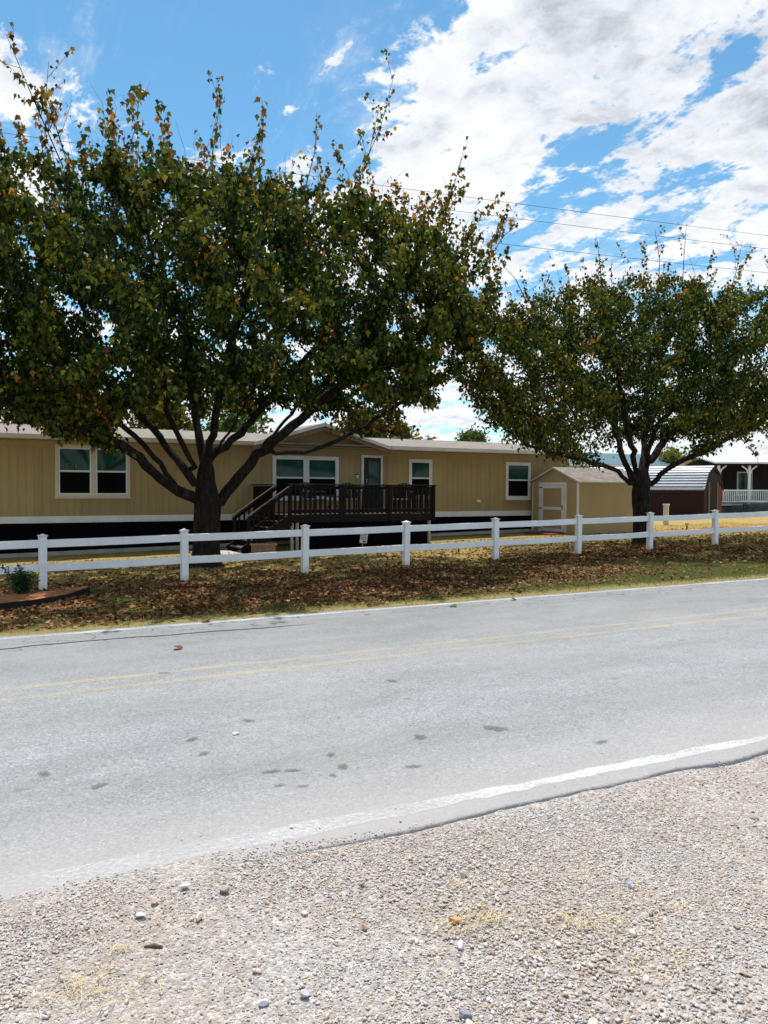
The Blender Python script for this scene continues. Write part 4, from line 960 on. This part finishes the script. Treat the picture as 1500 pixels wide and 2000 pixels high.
for (ya, za), (yb, zb), kk in ((rp[0], rp[1], 6), (rp[1], rp[2], 3)):
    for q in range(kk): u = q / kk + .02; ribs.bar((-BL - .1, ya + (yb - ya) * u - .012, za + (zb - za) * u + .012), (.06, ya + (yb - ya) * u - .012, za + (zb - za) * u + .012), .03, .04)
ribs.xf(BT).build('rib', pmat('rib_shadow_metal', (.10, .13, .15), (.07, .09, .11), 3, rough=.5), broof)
tr = MB()
for (ya, za), (yb, zb) in zip(rp[:-1], rp[1:]): tr.bar((.075, ya, za - .05), (.075, yb, zb - .05), .03, .13)
tr.xf(BT).build('rake_trim', M['darkbarn'], broof)
bd = MB().box(.005, .05, .75, 2.05, bg_ + .05, 1.95).xf(BT).build('door', M['darkbarn'], barn)
MB().box(.012, .07, .64, .74, bg_ + .02, 2.0).box(.012, .07, 2.06, 2.16, bg_ + .02, 2.0).xf(BT).build('door_frame', M['brownwood'], bd)
MB().box(.004, .03, 2.32, BW - .01, bg_, 1.85).xf(BT).build('gable_sunlit_strip', pmat('sunlit_red', (.16, .022, .018), (.11, .016, .014), 3, rough=.7), barn)  # sunlit strip of the red side, put into a brighter red

# ------------------------------------------------------------------ teal-roofed house behind the shed
th_ = thing('neighbor_house', (37, 39, .3), 'pale blue house with a teal roof seen behind the tan shed', 'house')
MB().box(33.2, 47.5, 40, 46, .2, 3.35).build('wall', M['paleblue'], th_)
tr_ = MB().prism_x([(39.6, 3.33), (43, 4.25), (46.4, 3.33), (46.4, 3.25), (43, 4.15), (39.6, 3.25)], 32.8, 47.9).build('roof', M['teal_roof'], th_)
MB().box(32.8, 47.9, 39.55, 39.6, 3.17, 3.30).build('fascia', M['trim'], tr_)
for wx in (40.6, 44.8, 36.2):
    f = MB(); f.box(wx, wx + .08, 39.95, 39.999, 1.5, 3.0).box(wx + 1.3, wx + 1.38, 39.95, 39.999, 1.5, 3.0).box(wx + .08, wx + 1.3, 39.95, 39.999, 2.92, 3.0).box(wx + .08, wx + 1.3, 39.95, 39.999, 1.5, 1.58)
    wn = f.build('window', M['trim'], th_); MB().box(wx + .08, wx + 1.3, 39.97, 39.99, 1.58, 2.92).build('pane', M['glass_up'], wn)
    bl = MB(); [bl.box(wx + .08, wx + 1.3, 39.962, 39.969, z_, z_ + .05) for z_ in np.arange(1.7, 2.85, .17)]; bl.build('blind', M['paleblue'], wn)

# ------------------------------------------------------------------ neighbour's porch house (faces the camera side, turned)
PA = R(-28.8); pcx, pcy = 38.08, 30.42
pa = Vector((math.cos(PA), math.sin(PA), 0)); pb = Vector((-math.sin(PA), math.cos(PA), 0))
def PT(v): p = Vector((pcx, pcy, 0)) + pa * v[0] + pb * v[1]; return (p.x, p.y, v[2])
ph = thing('porch_house', (pcx, pcy, .25), 'dark house with a white posted front porch and pale metal roof', 'house')
MB().box(.1, 12, 2.4, 5, .3, 3.3).xf(PT).build('wall', M['darkint'], ph)
pr_ = MB().prism_x([(-.35, 3.20), (2.6, 3.66), (5.2, 3.20), (5.2, 3.12), (2.6, 3.57), (-.35, 3.10)], -.25, 12.4).xf(PT).build('roof', M['metalroof'], ph)
MB().box(-.4, 12, -.12, .02, 3.0, 3.12).xf(PT).build('porch_beam', M['darkint'], ph)
MB().box(-.1, 12, -.05, 2.4, .74, .84).xf(PT).build('porch_floor', M['concrete'], ph)
MB().box(-.1, 12, .05, .10, .0, .74).xf(PT).build('porch_skirt', pmat('slate_block', (.05, .08, .10), (.03, .045, .06), 4, rough=.8), ph)
for q in range(4):
    x = .05 + q * 1.73
    if q == 3: x += .3
    MB().cbox(x, x + .12, -.06, .06, .84, 3.0).xf(PT).build('post', M['trim'], ph)
    br = MB()
    for sx in ((1,) if q == 0 else (-1, 1)):
        c = x + .06
        br.tube([(c + sx * .06, 0, 2.55), (c + sx * .15, 0, 2.78), (c + sx * .42, 0, 2.98)], .045, 6)
    br.xf(PT).build('brace', M['trim'], ph)
MB().cbox(.18, 5.9, -.05, .05, 1.55, 1.64).xf(PT).build('top_rail', M['trim'], ph)
MB().cbox(.18, 5.9, -.03, .03, .92, .98).xf(PT).build('bottom_rail', M['trim'], ph)
for x in np.arange(.28, 3.4, .105): MB().box(x - .022, x + .022, -.02, .02, .98, 1.55).xf(PT).build('baluster', M['trim'], ph)
for x0 in (.35, 2.2):
    wn = MB().box(x0, x0 + .9, 2.34, 2.399, 1.3, 2.7).xf(PT).build('window', M['cream'], ph); MB().box(x0 + .08, x0 + .82, 2.32, 2.339, 1.38, 2.62).xf(PT).build('pane', M['glass_up'], wn)
wn = MB().box(1.45, 2.0, 2.34, 2.399, .9, 2.8).xf(PT).build('door', M['darkbarn'], ph)
# timber handrail post and tarp in front of the porch
tp = thing('timber_handrail', PT((2.75, -1.1, .25)), 'brown timber handrail leaning up the porch steps at the right edge', 'handrail')
MB().bar(PT((2.55, -1.25, .2)), PT((2.75, -1.0, 1.72)), .12, .12, (1, 0, 0)).build('post', M['brownwood'], tp)
MB().bar(PT((2.6, -1.0, 1.66)), PT((3.4, -.2, 1.72)), .10, .06).build('rail', M['brownwood'], tp)
tv, tf = ico(2, 91, .22, .1)
tarp = make_mesh('tarp', [PT((1.9 + v[0] * .95, -.95 + v[1] * .35, .98 + v[2] * .5)) for v in tv], [tuple(f) for f in tf], pmat('pale_blue_tarp', (.50, .55, .62), (.35, .40, .48), 3, rough=.6), smooth=True)
tag(tarp, 'crumpled pale blue tarp over a pile in front of the white porch railing', 'tarp')
pile = MB()
for q in range(9): pile.box(.4 + .42 * (q % 3) + .1 * (q // 3), .78 + .42 * (q % 3) + .1 * (q // 3), -1.2, -.7, .2 + .2 * (q // 3), .38 + .2 * (q // 3))
pile.box(1.2, 3.0, -1.25, -.65, .2, .84)
tag(pile.xf(PT).build('block_pile', pmat('dark_slate_blocks', (.04, .06, .07), (.02, .03, .035), 4, rough=.8)), 'stack of dark slate blocks in front of the porch', 'blocks')

# ------------------------------------------------------------------ utility pole and wires
up = thing('utility_pole', (40.68, 46.1, .2), 'thin dark utility pole standing far behind the tan shed', 'utility pole')
MB().tube([(40.68, 46.1, 0), (40.68, 46.1, 9.2)], [.17, .11], 10).build('pole', M['greypole'], up)
MB().bar((39.8, 46.4, 8.7), (41.5, 45.8, 8.7), .1, .12).build('crossarm', M['greypole'], up)
WA = Vector((1.505, 25.876, 0)); WB = Vector((29.18, 21.045, 0)); wd_ = WB - WA
def wire(z, off, label):
    pts = []
    for u in np.linspace(-1.6, 3.2, 49):
        p = WA + wd_ * u + Vector((0, off, 0)); pts.append((p.x, p.y, z + .25 * (u - .5) ** 2 - .0))
    mb = MB().tube(pts, .0075, 5); tag(mb.build('power_line', M['wire']), label, 'power line', 'power lines crossing the sky')
wire(11.80, 0, 'topmost thin power line crossing the sky behind the trees')
wire(11.40, .35, 'thin power line strung just below the topmost one')
wire(10.32, 0, 'lowest thin power line between the two tree crowns')

# ------------------------------------------------------------------ trees
def interp_path(pts, step):
    P = [np.array(p, float) for p in pts]; out_ = [P[0]]
    for a, b in zip(P[:-1], P[1:]):
        n = max(1, int(round(np.linalg.norm(b - a) / step)))
        out_ += [a + (b - a) * (q + 1) / n for q in range(n)]
    return out_
def grow_tree(trunk, limbs, att, seed, step=.26, infl=1.5, kill=.42, iters=70, up=.06):
    r2 = np.random.default_rng(seed); pos = []; par = []
    for q, p in enumerate(interp_path(trunk, step)): pos.append(p); par.append(q - 1)
    ntrunk = len(pos)
    for L in limbs:
        L = np.array(L); A = np.array(pos[:]); d = np.linalg.norm(A - L[0], axis=1); cur = int(np.argmin(d)); start = A[cur]
        path = interp_path([start] + list(L if d[cur] > .15 else L[1:]), step)[1:]
        for p in path: pos.append(p + r2.normal(0, .02, 3)); par.append(cur); cur = len(pos) - 1
    nsk = len(pos)
    att = att.copy(); best = np.full(len(att), 1e9); bi = np.zeros(len(att), int); done = ntrunk - 2
    alive = np.ones(len(att), bool)
    def upd(i0):
        nonlocal best, bi, alive
        Pn = np.array(pos[i0:])
        for c in range(0, len(Pn), 400):
            d = np.linalg.norm(att[:, None] - Pn[None, c:c + 400], axis=2); m = d.min(1); j = d.argmin(1) + i0 + c
            b = m < best; best[b] = m[b]; bi[b] = j[b]
        alive &= best > kill
    upd(done)
    for it in range(iters):
        R_ = infl * (3.0 if it < 14 else 1.0)
        ok = alive & (best < R_)
        if not ok.any(): break
        idx = np.unique(bi[ok]); i0 = len(pos); P = np.array(pos)
        new = 0
        for i_ in idx:
            a = att[ok & (bi == i_)]; dv = a - P[i_]; dv = (dv / (np.linalg.norm(dv, axis=1)[:, None] + 1e-9)).sum(0)
            dv = dv / (np.linalg.norm(dv) + 1e-9) + r2.normal(0, .16, 3) + np.array([0, 0, up]); dv /= np.linalg.norm(dv)
            q = P[i_] + dv * step
            pos.append(q); par.append(int(i_)); new += 1
        if len(pos) > 14000: break
        upd(i0)
    return np.array(pos), np.array(par), nsk, ntrunk
def tree_radii(pos, par, r_tip, R0):
    n = len(pos); ch = np.zeros(n, int); np.add.at(ch, par[par >= 0], 1)
    tips = (ch == 0).astype(float)
    for i_ in range(n - 1, 0, -1):
        tips[par[i_]] += tips[i_]
    e = math.log(R0 / r_tip) / math.log(tips[0]); return r_tip * tips ** e, tips, ch
def tree_mesh(pos, par, rad, ntrunk, flare, zbase, minr=0):
    n = len(pos); kids = [[] for _ in range(n)]
    for i_ in range(1, n): kids[par[i_]].append(i_)
    V = []; F = []; stack = [(0, None)]
    def tube(ch, rs):
        ns = 12 if rs[0] > .12 else 8 if rs[0] > .04 else 5 if rs[0] > .014 else 3
        P = np.array(ch); T = np.gradient(P, axis=0) if len(P) > 1 else P; a = None; b0 = len(V); ang = np.arange(ns) * 2 * np.pi / ns
        for i_ in range(len(P)):
            d = T[i_] / (np.linalg.norm(T[i_]) + 1e-9)
            if a is None: a = np.cross(d, [.3, .9, .2]); 
            a = a - d * a.dot(d); a /= np.linalg.norm(a); b = np.cross(d, a); r_ = rs[i_]
            rr = r_ * (1 + (.10 * np.sin(ang * 3 + i_ * .7) + .05 * np.sin(ang * 5 + i_ * 1.9) if ns > 5 else 0 * ang))
            V.extend((P[i_] + np.outer(np.cos(ang) * rr, a) + np.outer(np.sin(ang) * rr, b)).tolist())
        for i_ in range(len(P) - 1):
            for j in range(ns): F.append((b0 + i_ * ns + j, b0 + i_ * ns + (j + 1) % ns, b0 + (i_ + 1) * ns + (j + 1) % ns, b0 + (i_ + 1) * ns + j))
    while stack:
        s0, p0 = stack.pop(); ch = []; rs = []
        if p0 is not None: ch.append(pos[p0]); rs.append(min(rad[p0], rad[s0] * 1.15))
        c = s0
        while True:
            r_ = rad[c]
            if c < ntrunk: r_ = r_ * (1 + flare * math.exp(-(pos[c][2] - zbase) / .16))
            ch.append(pos[c]); rs.append(r_)
            if not kids[c]: break
            ks = sorted(kids[c], key=lambda q: -rad[q]); nx = ks[0]
            for q in ks[1:]: stack.append((q, c))
            c = nx
        rs[-1] = rs[-1] * .6
        if len(ch) > 1: tube(ch, rs)
    return V, F
LEAFC = dict(green=(.007, .024, .005), mid=(.018, .046, .007), olive=(.088, .100, .014), yellow=(.34, .21, .025), orange=(.42, .16, .022), red=(.13, .04, .025), brown=(.14, .07, .020))
LVT = np.array([(0, 0, 0), (-.22, .10, .05), (-.46, .36, .10), (-.24, .62, .06), (0, 1.0, -.05), (.24, .62, .06), (.46, .36, .10), (.22, .10, .05)])
LFT = np.array([(0, 4, 3, 2), (0, 2, 1, 1), (0, 6, 5, 4), (0, 7, 6, 6)])
LVT2 = np.array([(0, 0, 0), (-.44, .34, .14), (-.20, .60, .06), (0, 1.05, -.06), (.20, .60, .06), (.44, .34, .14)]); LFT2 = np.array([(0, 3, 2, 1), (0, 5, 4, 3)])
def leaf_set(P, size, center, ext, seed, warm=.0):
    """drooping leaves at points P; colours vary by branch cluster"""
    global rng
    rng = np.random.default_rng(seed); n = len(P)
    d = np.linalg.norm((P - center) / ext, axis=1)                 # outer leaves turn first
    cl = vnoise(P[:, 0] * 1.3 + P[:, 2], P[:, 1] * 1.3 - P[:, 2] * .8, seed, 1.0, 2); cl2 = vnoise(P[:, 0] + 9, P[:, 1] + P[:, 2] * 1.7, seed + 3, 1.6, 2)
    pw = np.clip(.005 + .04 * np.clip(d - .80, 0, .5) * 2 + 3.2 * np.clip(cl2 - .66, 0, 1) ** 1.3 + warm, 0, .75)
    u = rng.uniform(0, 1, n); v = rng.uniform(0, 1, n)
    C = np.where((v < .45)[:, None], LEAFC['green'], np.where((v < .82)[:, None], LEAFC['mid'], LEAFC['olive']))
    om = (rng.uniform(0, 1, n) < np.clip((d - .6) * 1.6, 0, .6)); C[om] = LEAFC['olive']
    wsel = u < pw; k_ = rng.choice(4, n, p=[.50, .24, .10, .16]); W = np.array([LEAFC['yellow'], LEAFC['orange'], LEAFC['red'], LEAFC['brown']])[k_]
    C = np.where(wsel[:, None], W, C) * rng.uniform(.65, 1.35, (n, 1))
    az = rng.uniform(0, 2 * np.pi, n); dn = rng.normal(-1.05, .38, n)        # tip points down and outward
    ydir = np.stack([np.cos(az) * np.cos(dn), np.sin(az) * np.cos(dn), np.sin(dn)], 1)
    rv = rng.normal(0, 1, (n, 3)); xdir = np.cross(ydir, rv); xdir /= np.linalg.norm(xdir, axis=1)[:, None]; zdir = np.cross(xdir, ydir)
    s_ = size * rng.uniform(.6, 1.25, n); Mx = np.stack([xdir * s_[:, None], ydir * s_[:, None], zdir * (s_ * rng.uniform(-1.5, 1.5, n))[:, None]], 2)
    return Mx, P, C
def in_union(P, ells):
    k_ = np.zeros(len(P), bool)
    for c, r_ in ells: k_ |= (((P - c) / r_) ** 2).sum(1) < 1
    return k_
def build_tree(name, label, base, trunk, limbs, ells, lo_cut, natt, R0, seed, leaf_n, size, sprigs, warm=0., nshoot=60, step=.26, kill=.42, thinf=lambda P: 1.0):
    r2 = np.random.default_rng(seed); E = [(np.array(c), np.array(r_)) for c, r_ in ells]
    lo = np.min([c - r_ for c, r_ in E], 0); hi = np.max([c + r_ for c, r_ in E], 0)
    P = r2.uniform(lo, hi, (natt * 14, 3)); P = P[in_union(P, E)]
    P = P[P[:, 2] > lo_cut(P)]
    # lumpy: keep attractors in clumps and more towards the shell
    nn = vnoise(P[:, 0] + P[:, 2] * .6, P[:, 1] - P[:, 2] * .5, seed, .75, 3)
    c0, r0 = E[0]; d = np.linalg.norm((P - c0) / r0, axis=1)
    P = P[(r2.uniform(0, 1, len(P)) < np.clip((nn - .36) * 4.2, .04, 1) * np.clip(.35 + d * .7, 0, 1))][:natt]
    pos, par, nsk, ntr = grow_tree(trunk, limbs, P, seed, step=step, kill=kill)
    rad, tips, ch = tree_radii(pos, par, .0058, R0)
    root = thing(name, base, label, 'tree', 'maple trees along the fence')
    V, F = tree_mesh(pos, par, rad, ntr, .30, base[2])
    # shoots standing up from the top of the crown, and single long sprigs
    leafP = []; sparse = []
    tb_ = MB(); tipi = np.where(ch == 0)[0]; tp_ = pos[tipi]
    top = tp_[(tp_[:, 2] > c0[2] + .38 * r0[2])]
    top = top[r2.permutation(len(top))[:nshoot]]
    for p in top:
        L = r2.uniform(.3, 1.25); dx = (r2.normal(0, .22, 2) + np.clip((p - c0)[:2] / r0[:2], -1, 1) * .42) * L; kx = r2.normal(0, .05, 2) * L; pts = [p, p + np.array([dx[0] * .2 + kx[0], dx[1] * .2, L * .35]), p + np.array([dx[0] * .6 - kx[0], dx[1] * .6 + kx[1], L * .72]), p + np.array([dx[0], dx[1], L])]
        tb_.tube(pts, [.0055, .004, .003, .0018], 3); nl = int(L * r2.choice([0, 8, 20, 34, 46], p=[.10, .12, .26, .30, .22]))
        for q in range(nl): u = r2.uniform(.0, 1.) ** .8; sparse.append(p + np.array([dx[0] * u, dx[1] * u, L * u]) + r2.normal(0, .035, 3))
    for sp, nl in sprigs:
        sp = [np.array(q, float) for q in sp]; pts = interp_path(sp, .25); m = len(pts)
        tb_.tube(pts, [.012 * (1 - q / m) + .003 for q in range(m)], 4)
        for q in range(max(3, nl // 9)):
            u = r2.uniform(.15, 1); p = pts[int(u * (m - 1))]; dd = r2.normal(0, .5, 3); dd[2] = abs(dd[2]) + .35; L = r2.uniform(.25, .85); dd = dd / np.linalg.norm(dd) * L
            tb_.tube([p, p + dd * .5 + [0, 0, -.02], p + dd], [.006, .004, .002], 3)
            for q2 in range(9): v_ = r2.uniform(.1, 1.05); sparse.append(p + dd * v_ + r2.normal(0, .04, 3))
    b = len(V); V += [tuple(v) for v in tb_.v]; F += [tuple(b + i_ for i_ in f) for f in tb_.f]
    tr = make_mesh('trunk', V, F, M['bark'], root, smooth=True)
    thin = np.where((rad < .024) & (np.arange(len(pos)) >= nsk - 0))[0]
    outw = np.linalg.norm((pos[thin] - c0) / r0, axis=1); wgt = (.35 + .9 * np.clip(outw, 0, 1.1)) * (.15 + 2.2 * np.clip(vnoise(pos[thin][:, 0] * 1.1 + pos[thin][:, 2], pos[thin][:, 1] * 1.1 - pos[thin][:, 2], seed + 9, .9, 2) - .30, 0, 1)) * thinf(pos[thin])
    pick = r2.choice(len(thin), leaf_n, p=wgt / wgt.sum()); i_ = thin[pick]
    u = r2.uniform(0, 1, (leaf_n, 1)); LP = pos[i_] * u + pos[par[i_]] * (1 - u) + r2.normal(0, 1, (leaf_n, 3)) * np.array([.11, .11, .09]) + [0, 0, -.03]
    LP = np.concatenate([LP, np.array(sparse)]) if len(sparse) else LP
    Mx, P_, C = leaf_set(LP, size, c0, r0, seed, warm)
    if len(sparse):
        m = len(sparse); q = r2.uniform(0, 1, m)
        C[-m:] = np.where((q < .28)[:, None], LEAFC['brown'], np.where((q < .66)[:, None], LEAFC['olive'], np.where((q < .76)[:, None], LEAFC['orange'], np.where((q < .84)[:, None], LEAFC['yellow'], LEAFC['mid'])))) * r2.uniform(.7, 1.2, (m, 1))
    scatter('crown', LVT2, LFT2, Mx, P_, C, M['leafmat'], root)
    print(name, 'nodes', len(pos), 'tips', tips[0])
    return root

T1 = [[(4.9, 17.5, 1.36), (4.19, 17.14, 1.64), (3.79, 16.79, 1.9), (3.45, 16.43, 2.2), (2.99, 16.07, 2.42), (2.51, 15.71, 2.54), (1.93, 15.36, 2.68), (1.31, 15.0, 2.94), (.2, 14.6, 3.3)],
      [(4.84, 17.5, 1.75), (4.52, 17.8, 2.21), (4.22, 18.1, 2.72), (3.93, 18.4, 3.19), (3.54, 18.7, 3.66), (2.93, 19.0, 4.28)],
      [(4.86, 17.5, 2.04), (4.43, 17.12, 2.62), (4.08, 16.75, 3.23), (3.89, 16.38, 3.81), (3.62, 16.0, 4.74)],
      [(5.07, 17.5, 1.98), (5.09, 18.05, 2.81), (5.15, 18.6, 3.44), (5.2, 19.15, 4.35), (5.27, 19.7, 5.8)],
      [(5.24, 17.5, 2.21), (5.11, 16.95, 2.75), (5.03, 16.4, 3.36), (5.07, 15.85, 4.24), (5.27, 15.3, 5.39)],
      [(5.42, 17.5, 2.45), (6.11, 18.12, 2.91), (6.71, 18.75, 3.41), (7.7, 19.38, 4.36), (9.22, 20.0, 5.86)],
      [(5.42, 17.5, 1.3), (5.74, 17.2, 1.82), (6.05, 16.9, 2.33), (6.36, 16.6, 2.66), (6.66, 16.3, 2.93), (7.38, 16.0, 3.67), (8.75, 15.7, 4.64), (10.2, 15.6, 5.6)],
      [(6.39, 16.6, 2.35), (7.1, 16.5, 2.4), (7.56, 16.5, 2.59), (8.1, 16.5, 2.84), (8.65, 16.5, 3.12), (9.56, 16.5, 3.65), (10.8, 16.4, 4.4)]]
b1 = (5.12, 17.5, gzf(5.12, 17.5))
def cut1(P):
    r_ = np.hypot(P[:, 0] - 5.1, P[:, 1] - 17.5); return 3.05 + 1.3 * np.exp(-(r_ / 2.6) ** 2) + .25 * np.clip((P[:, 0] - 6) / 4, 0, 1) - .75 * np.clip((4.4 - P[:, 0]) / 2.5, 0, 1) + .35 * np.clip((15 - P[:, 1]) / 4, 0, 1)
T1 += [[(5.0, 17.4, 1.9), (4.75, 17.0, 2.7), (4.6, 16.8, 3.6), (4.5, 16.6, 4.8)], [(5.2, 17.5, 2.0), (5.5, 17.2, 2.8), (5.9, 17.0, 3.6), (6.5, 16.8, 4.7)],
       [(4.5, 17.3, 1.5), (4.1, 17.4, 2.1), (3.4, 17.6, 2.9), (2.4, 17.9, 3.6)], [(5.74, 17.2, 1.82), (6.5, 17.3, 2.7), (7.3, 17.6, 3.5), (8.4, 17.9, 4.4)]]
build_tree('maple_tree', 'large spreading maple with green and orange leaves behind the second fence post', b1,
           [(5.12, 17.5, b1[2] - .15), (5.12, 17.5, .73), (5.1, 17.5, 1.24), (5.08, 17.5, 1.75), (5.12, 17.5, 2.3)], T1,
           [((5.0, 17.2, 5.35), (6.5, 5.5, 3.0)), ((9.4, 17, 6.1), (2.8, 3.0, 2.2)), ((1.2, 16.2, 5.2), (3.6, 4.0, 2.3)), ((6.3, 17.5, 7.0), (3.4, 2.8, 1.6)), ((10.9, 16.4, 7.0), (1.1, 1.4, 1.2))],
           cut1, 6500, .295, 21, 132000, .116,
           [([(8.0, 17, 7.6), (8.6, 17, 8.9), (9.2, 17, 10.2), (9.65, 17.1, 11.7)], 70), ([(8.4, 17, 8.3), (9.0, 17.2, 9.6), (9.3, 17.2, 10.9)], 40), ([(1.9, 15.5, 7.4), (1.4, 15, 8.2), (.95, 14.6, 9.0)], 110), ([(10.6, 16.6, 7.8), (11.2, 16.8, 9.2), (11.6, 17, 10.2)], 90),
            ([(3.2, 16.8, 8.0), (3.5, 16.9, 9.0), (3.6, 17, 9.95)], 60), ([(5.0, 16.9, 8.2), (5.2, 17, 9.4), (5.35, 17.1, 10.2)], 45), ([(2.0, 16, 7.8), (1.7, 16, 8.8), (1.75, 16, 9.4)], 60), ([(12.0, 16.6, 7.2), (12.8, 16.9, 8.2), (13.4, 17, 8.6)], 60),
            ([(7.2, 17, 8.2), (7.5, 17, 9.3), (7.55, 17, 10.2)], 36), ([(2.9, 15.2, 2.95), (2.3, 15.0, 2.75), (1.9, 14.9, 2.5)], 70), ([(8.2, 16.6, 2.95), (9.0, 16.7, 3.0), (9.9, 16.8, 2.85)], 300), ([(8.0, 16.6, 2.9), (8.4, 16.8, 2.85), (8.9, 16.9, 2.75)], 80)], nshoot=300, thinf=lambda P: (1 - .62 * np.clip((P[:, 0] - 6.0) / 3, 0, 1) * np.clip((P[:, 2] - 4.6) / 2.5, 0, 1)) * (1 + .6 * np.clip((4.4 - P[:, 2]) / 1.2, 0, 1) * (P[:, 0] < 5)))
T2 = [[(17.08, 16.6, 1.77), (16.37, 16.35, 2.12), (15.46, 16.1, 2.31), (14.5, 15.85, 2.39), (13.59, 15.6, 2.52), (12.72, 15.35, 2.60), (11.95, 15.1, 2.8)],
      [(17.22, 16.6, 1.99), (17.21, 17.0, 2.59), (17.4, 17.4, 3.21), (17.48, 17.8, 4.0), (17.02, 18.2, 4.94)],
      [(17.38, 16.6, 2.07), (16.81, 16.2, 2.7), (16.18, 15.8, 3.22), (15.57, 15.4, 3.97), (14.88, 15.0, 4.93)],
      [(17.62, 16.6, 2.22), (18.15, 17.05, 2.92), (18.7, 17.5, 3.73), (19.23, 17.95, 4.74), (19.8, 18.4, 6.13)],
      [(17.76, 16.6, 2.15), (17.47, 16.23, 2.86), (17.39, 15.85, 3.41), (17.66, 15.48, 3.96), (18.22, 15.1, 4.65)],
      [(17.98, 16.6, 1.78), (18.08, 16.36, 2.07), (18.65, 16.12, 2.45), (19.43, 15.88, 2.75), (20.22, 15.64, 3.21), (21.27, 15.4, 3.69)],
      [(18.03, 16.6, 2.45), (19.1, 17.1, 3.26), (20.56, 17.6, 3.82), (22.61, 18.1, 4.46), (24.81, 18.6, 5.53)]]
b2 = (17.55, 16.55, gzf(17.5, 16.55))
def cut2(P):
    r_ = np.hypot(P[:, 0] - 17.5, P[:, 1] - 16.6); return 2.75 + 1.1 * np.exp(-(r_ / 1.9) ** 2)
build_tree('maple_tree', 'smaller round maple with darker leaves in front of the red barn shed', b2,
           [(17.6, 16.55, b2[2] - .15), (17.62, 16.6, .97), (17.58, 16.6, 1.56), (17.6, 16.6, 2.1)], T2,
           [((17.9, 16.9, 5.2), (5.8, 4.4, 2.5)), ((13.6, 16.4, 4.6), (2.5, 2.3, 2.1)), ((22.3, 17, 5.6), (3.6, 3.4, 2.4)), ((17.3, 16.7, 6.1), (2.6, 2.4, 1.2))],
           cut2, 5000, .245, 33, 98000, .095,
           [([(19.6, 17, 7.6), (19.9, 17.2, 8.8), (20.1, 17.3, 9.8)], 20), ([(21.6, 17, 7.4), (22.3, 17.2, 8.6), (22.6, 17.2, 9.7)], 18), ([(13.2, 16.4, 6.4), (12.9, 16.5, 7.0), (12.6, 16.6, 7.3)], 30), ([(15.4, 16, 7.0), (15.3, 16, 7.7), (15.2, 16, 8.2)], 12),
            ([(18.4, 16.8, 7.5), (18.4, 16.8, 8.4), (18.2, 16.8, 9.2)], 9), ([(23.2, 17, 7.3), (23.5, 17, 8.3), (23.9, 17, 9.0)], 9), ([(20.6, 15.4, 2.9), (20.9, 15.3, 2.6), (21.0, 15.3, 2.2)], 45)], nshoot=110, step=.24, kill=.38)

# trees beyond the houses
def bg_tree(x, y, h, rx, label, seed, cols, n=5200, lsz=.30, trunk_h=.35):
    global rng
    rng = np.random.default_rng(seed); z = gzf(x, min(y, 39)); r = thing('background_tree', (x, y, z), label, 'tree', 'trees beyond the houses')
    mb = MB(); top = z + h
    mb.tube([(x, y, z - .2), (x + .1, y, z + h * trunk_h), (x, y, z + h * .85)], [.05 * h * .5, .035 * h * .5, .01], 8)
    cs = []
    for q in range(14):
        a = rng.uniform(0, 6.28); u = rng.uniform(.25, .95); zz_ = z + h * (.34 + .58 * u); rr = rx * math.sqrt(max(.05, 1 - (2 * (u - .35)) ** 2 if u > .35 else 1)) * rng.uniform(.45, .95)
        c = np.array([x + math.cos(a) * rr, y + math.sin(a) * rr, zz_]); cs.append((c, rng.uniform(.28, .5) * rx)); mb.tube([(x, y, z + h * (.25 + .3 * u)), tuple((c + [x, y, z + h * .4]) / 2), tuple(c)], [.04, .03, .012], 5)
    cs.append((np.array([x, y, z + h * .72]), rx * .6))
    mb.build('trunk', M['bark'], r, True)
    P = []
    for c, rr in cs:
        m = n // len(cs); d = rng.normal(0, 1, (m, 3)); d /= np.linalg.norm(d, axis=1)[:, None]; P.append(c + d * (rr * rng.uniform(.35, 1.15, (m, 1))) * [1, 1, .8])
    P = np.concatenate(P); m = len(P)
    Mx = rot_mats(m, tilt=rng.uniform(0, 1.6, m)) * (lsz * rng.uniform(.5, 1.2, m))[:, None, None]; cc = np.array(cols)[rng.integers(0, len(cols), m)] * rng.uniform(.6, 1.3, (m, 1))
    scatter('crown', LVT2 * [.8, 1, .8], LFT2, Mx, P, cc, M['leafbg'], r)
DG = [(.030, .070, .018), (.050, .095, .022), (.08, .12, .03)]; YG = [(.10, .13, .025), (.15, .16, .03), (.06, .09, .02), (.20, .17, .04)]
bg_tree(18.6, 36, 5.8, 1.9, 'bushy green tree peeking over the roof right of the gable', 101, DG)
bg_tree(22.2, 38, 5.3, 1.7, 'yellow green tree above the roof between the two maples', 102, YG)
bg_tree(12.2, 37, 7.0, 2.6, 'dark green tree behind the gable of the mobile home', 103, DG)
bg_tree(9.2, 39, 6.6, 2.2, 'yellowing tree behind the roof just right of the big maple trunk', 104, YG)
bg_tree(4.8, 38, 7.0, 2.6, 'green tree behind the roof left of the big maple trunk', 105, DG)
bg_tree(47.0, 41, 4.6, 2.2, 'low yellow green tree between the teal roof and the porch', 106, YG)
bg_tree(34.5, 49, 6.0, 2.4, 'green tree far behind the tan shed', 107, DG)
bg_tree(0.0, 38, 7.0, 2.8, 'dense green tree behind the far left end of the mobile home', 108, DG)
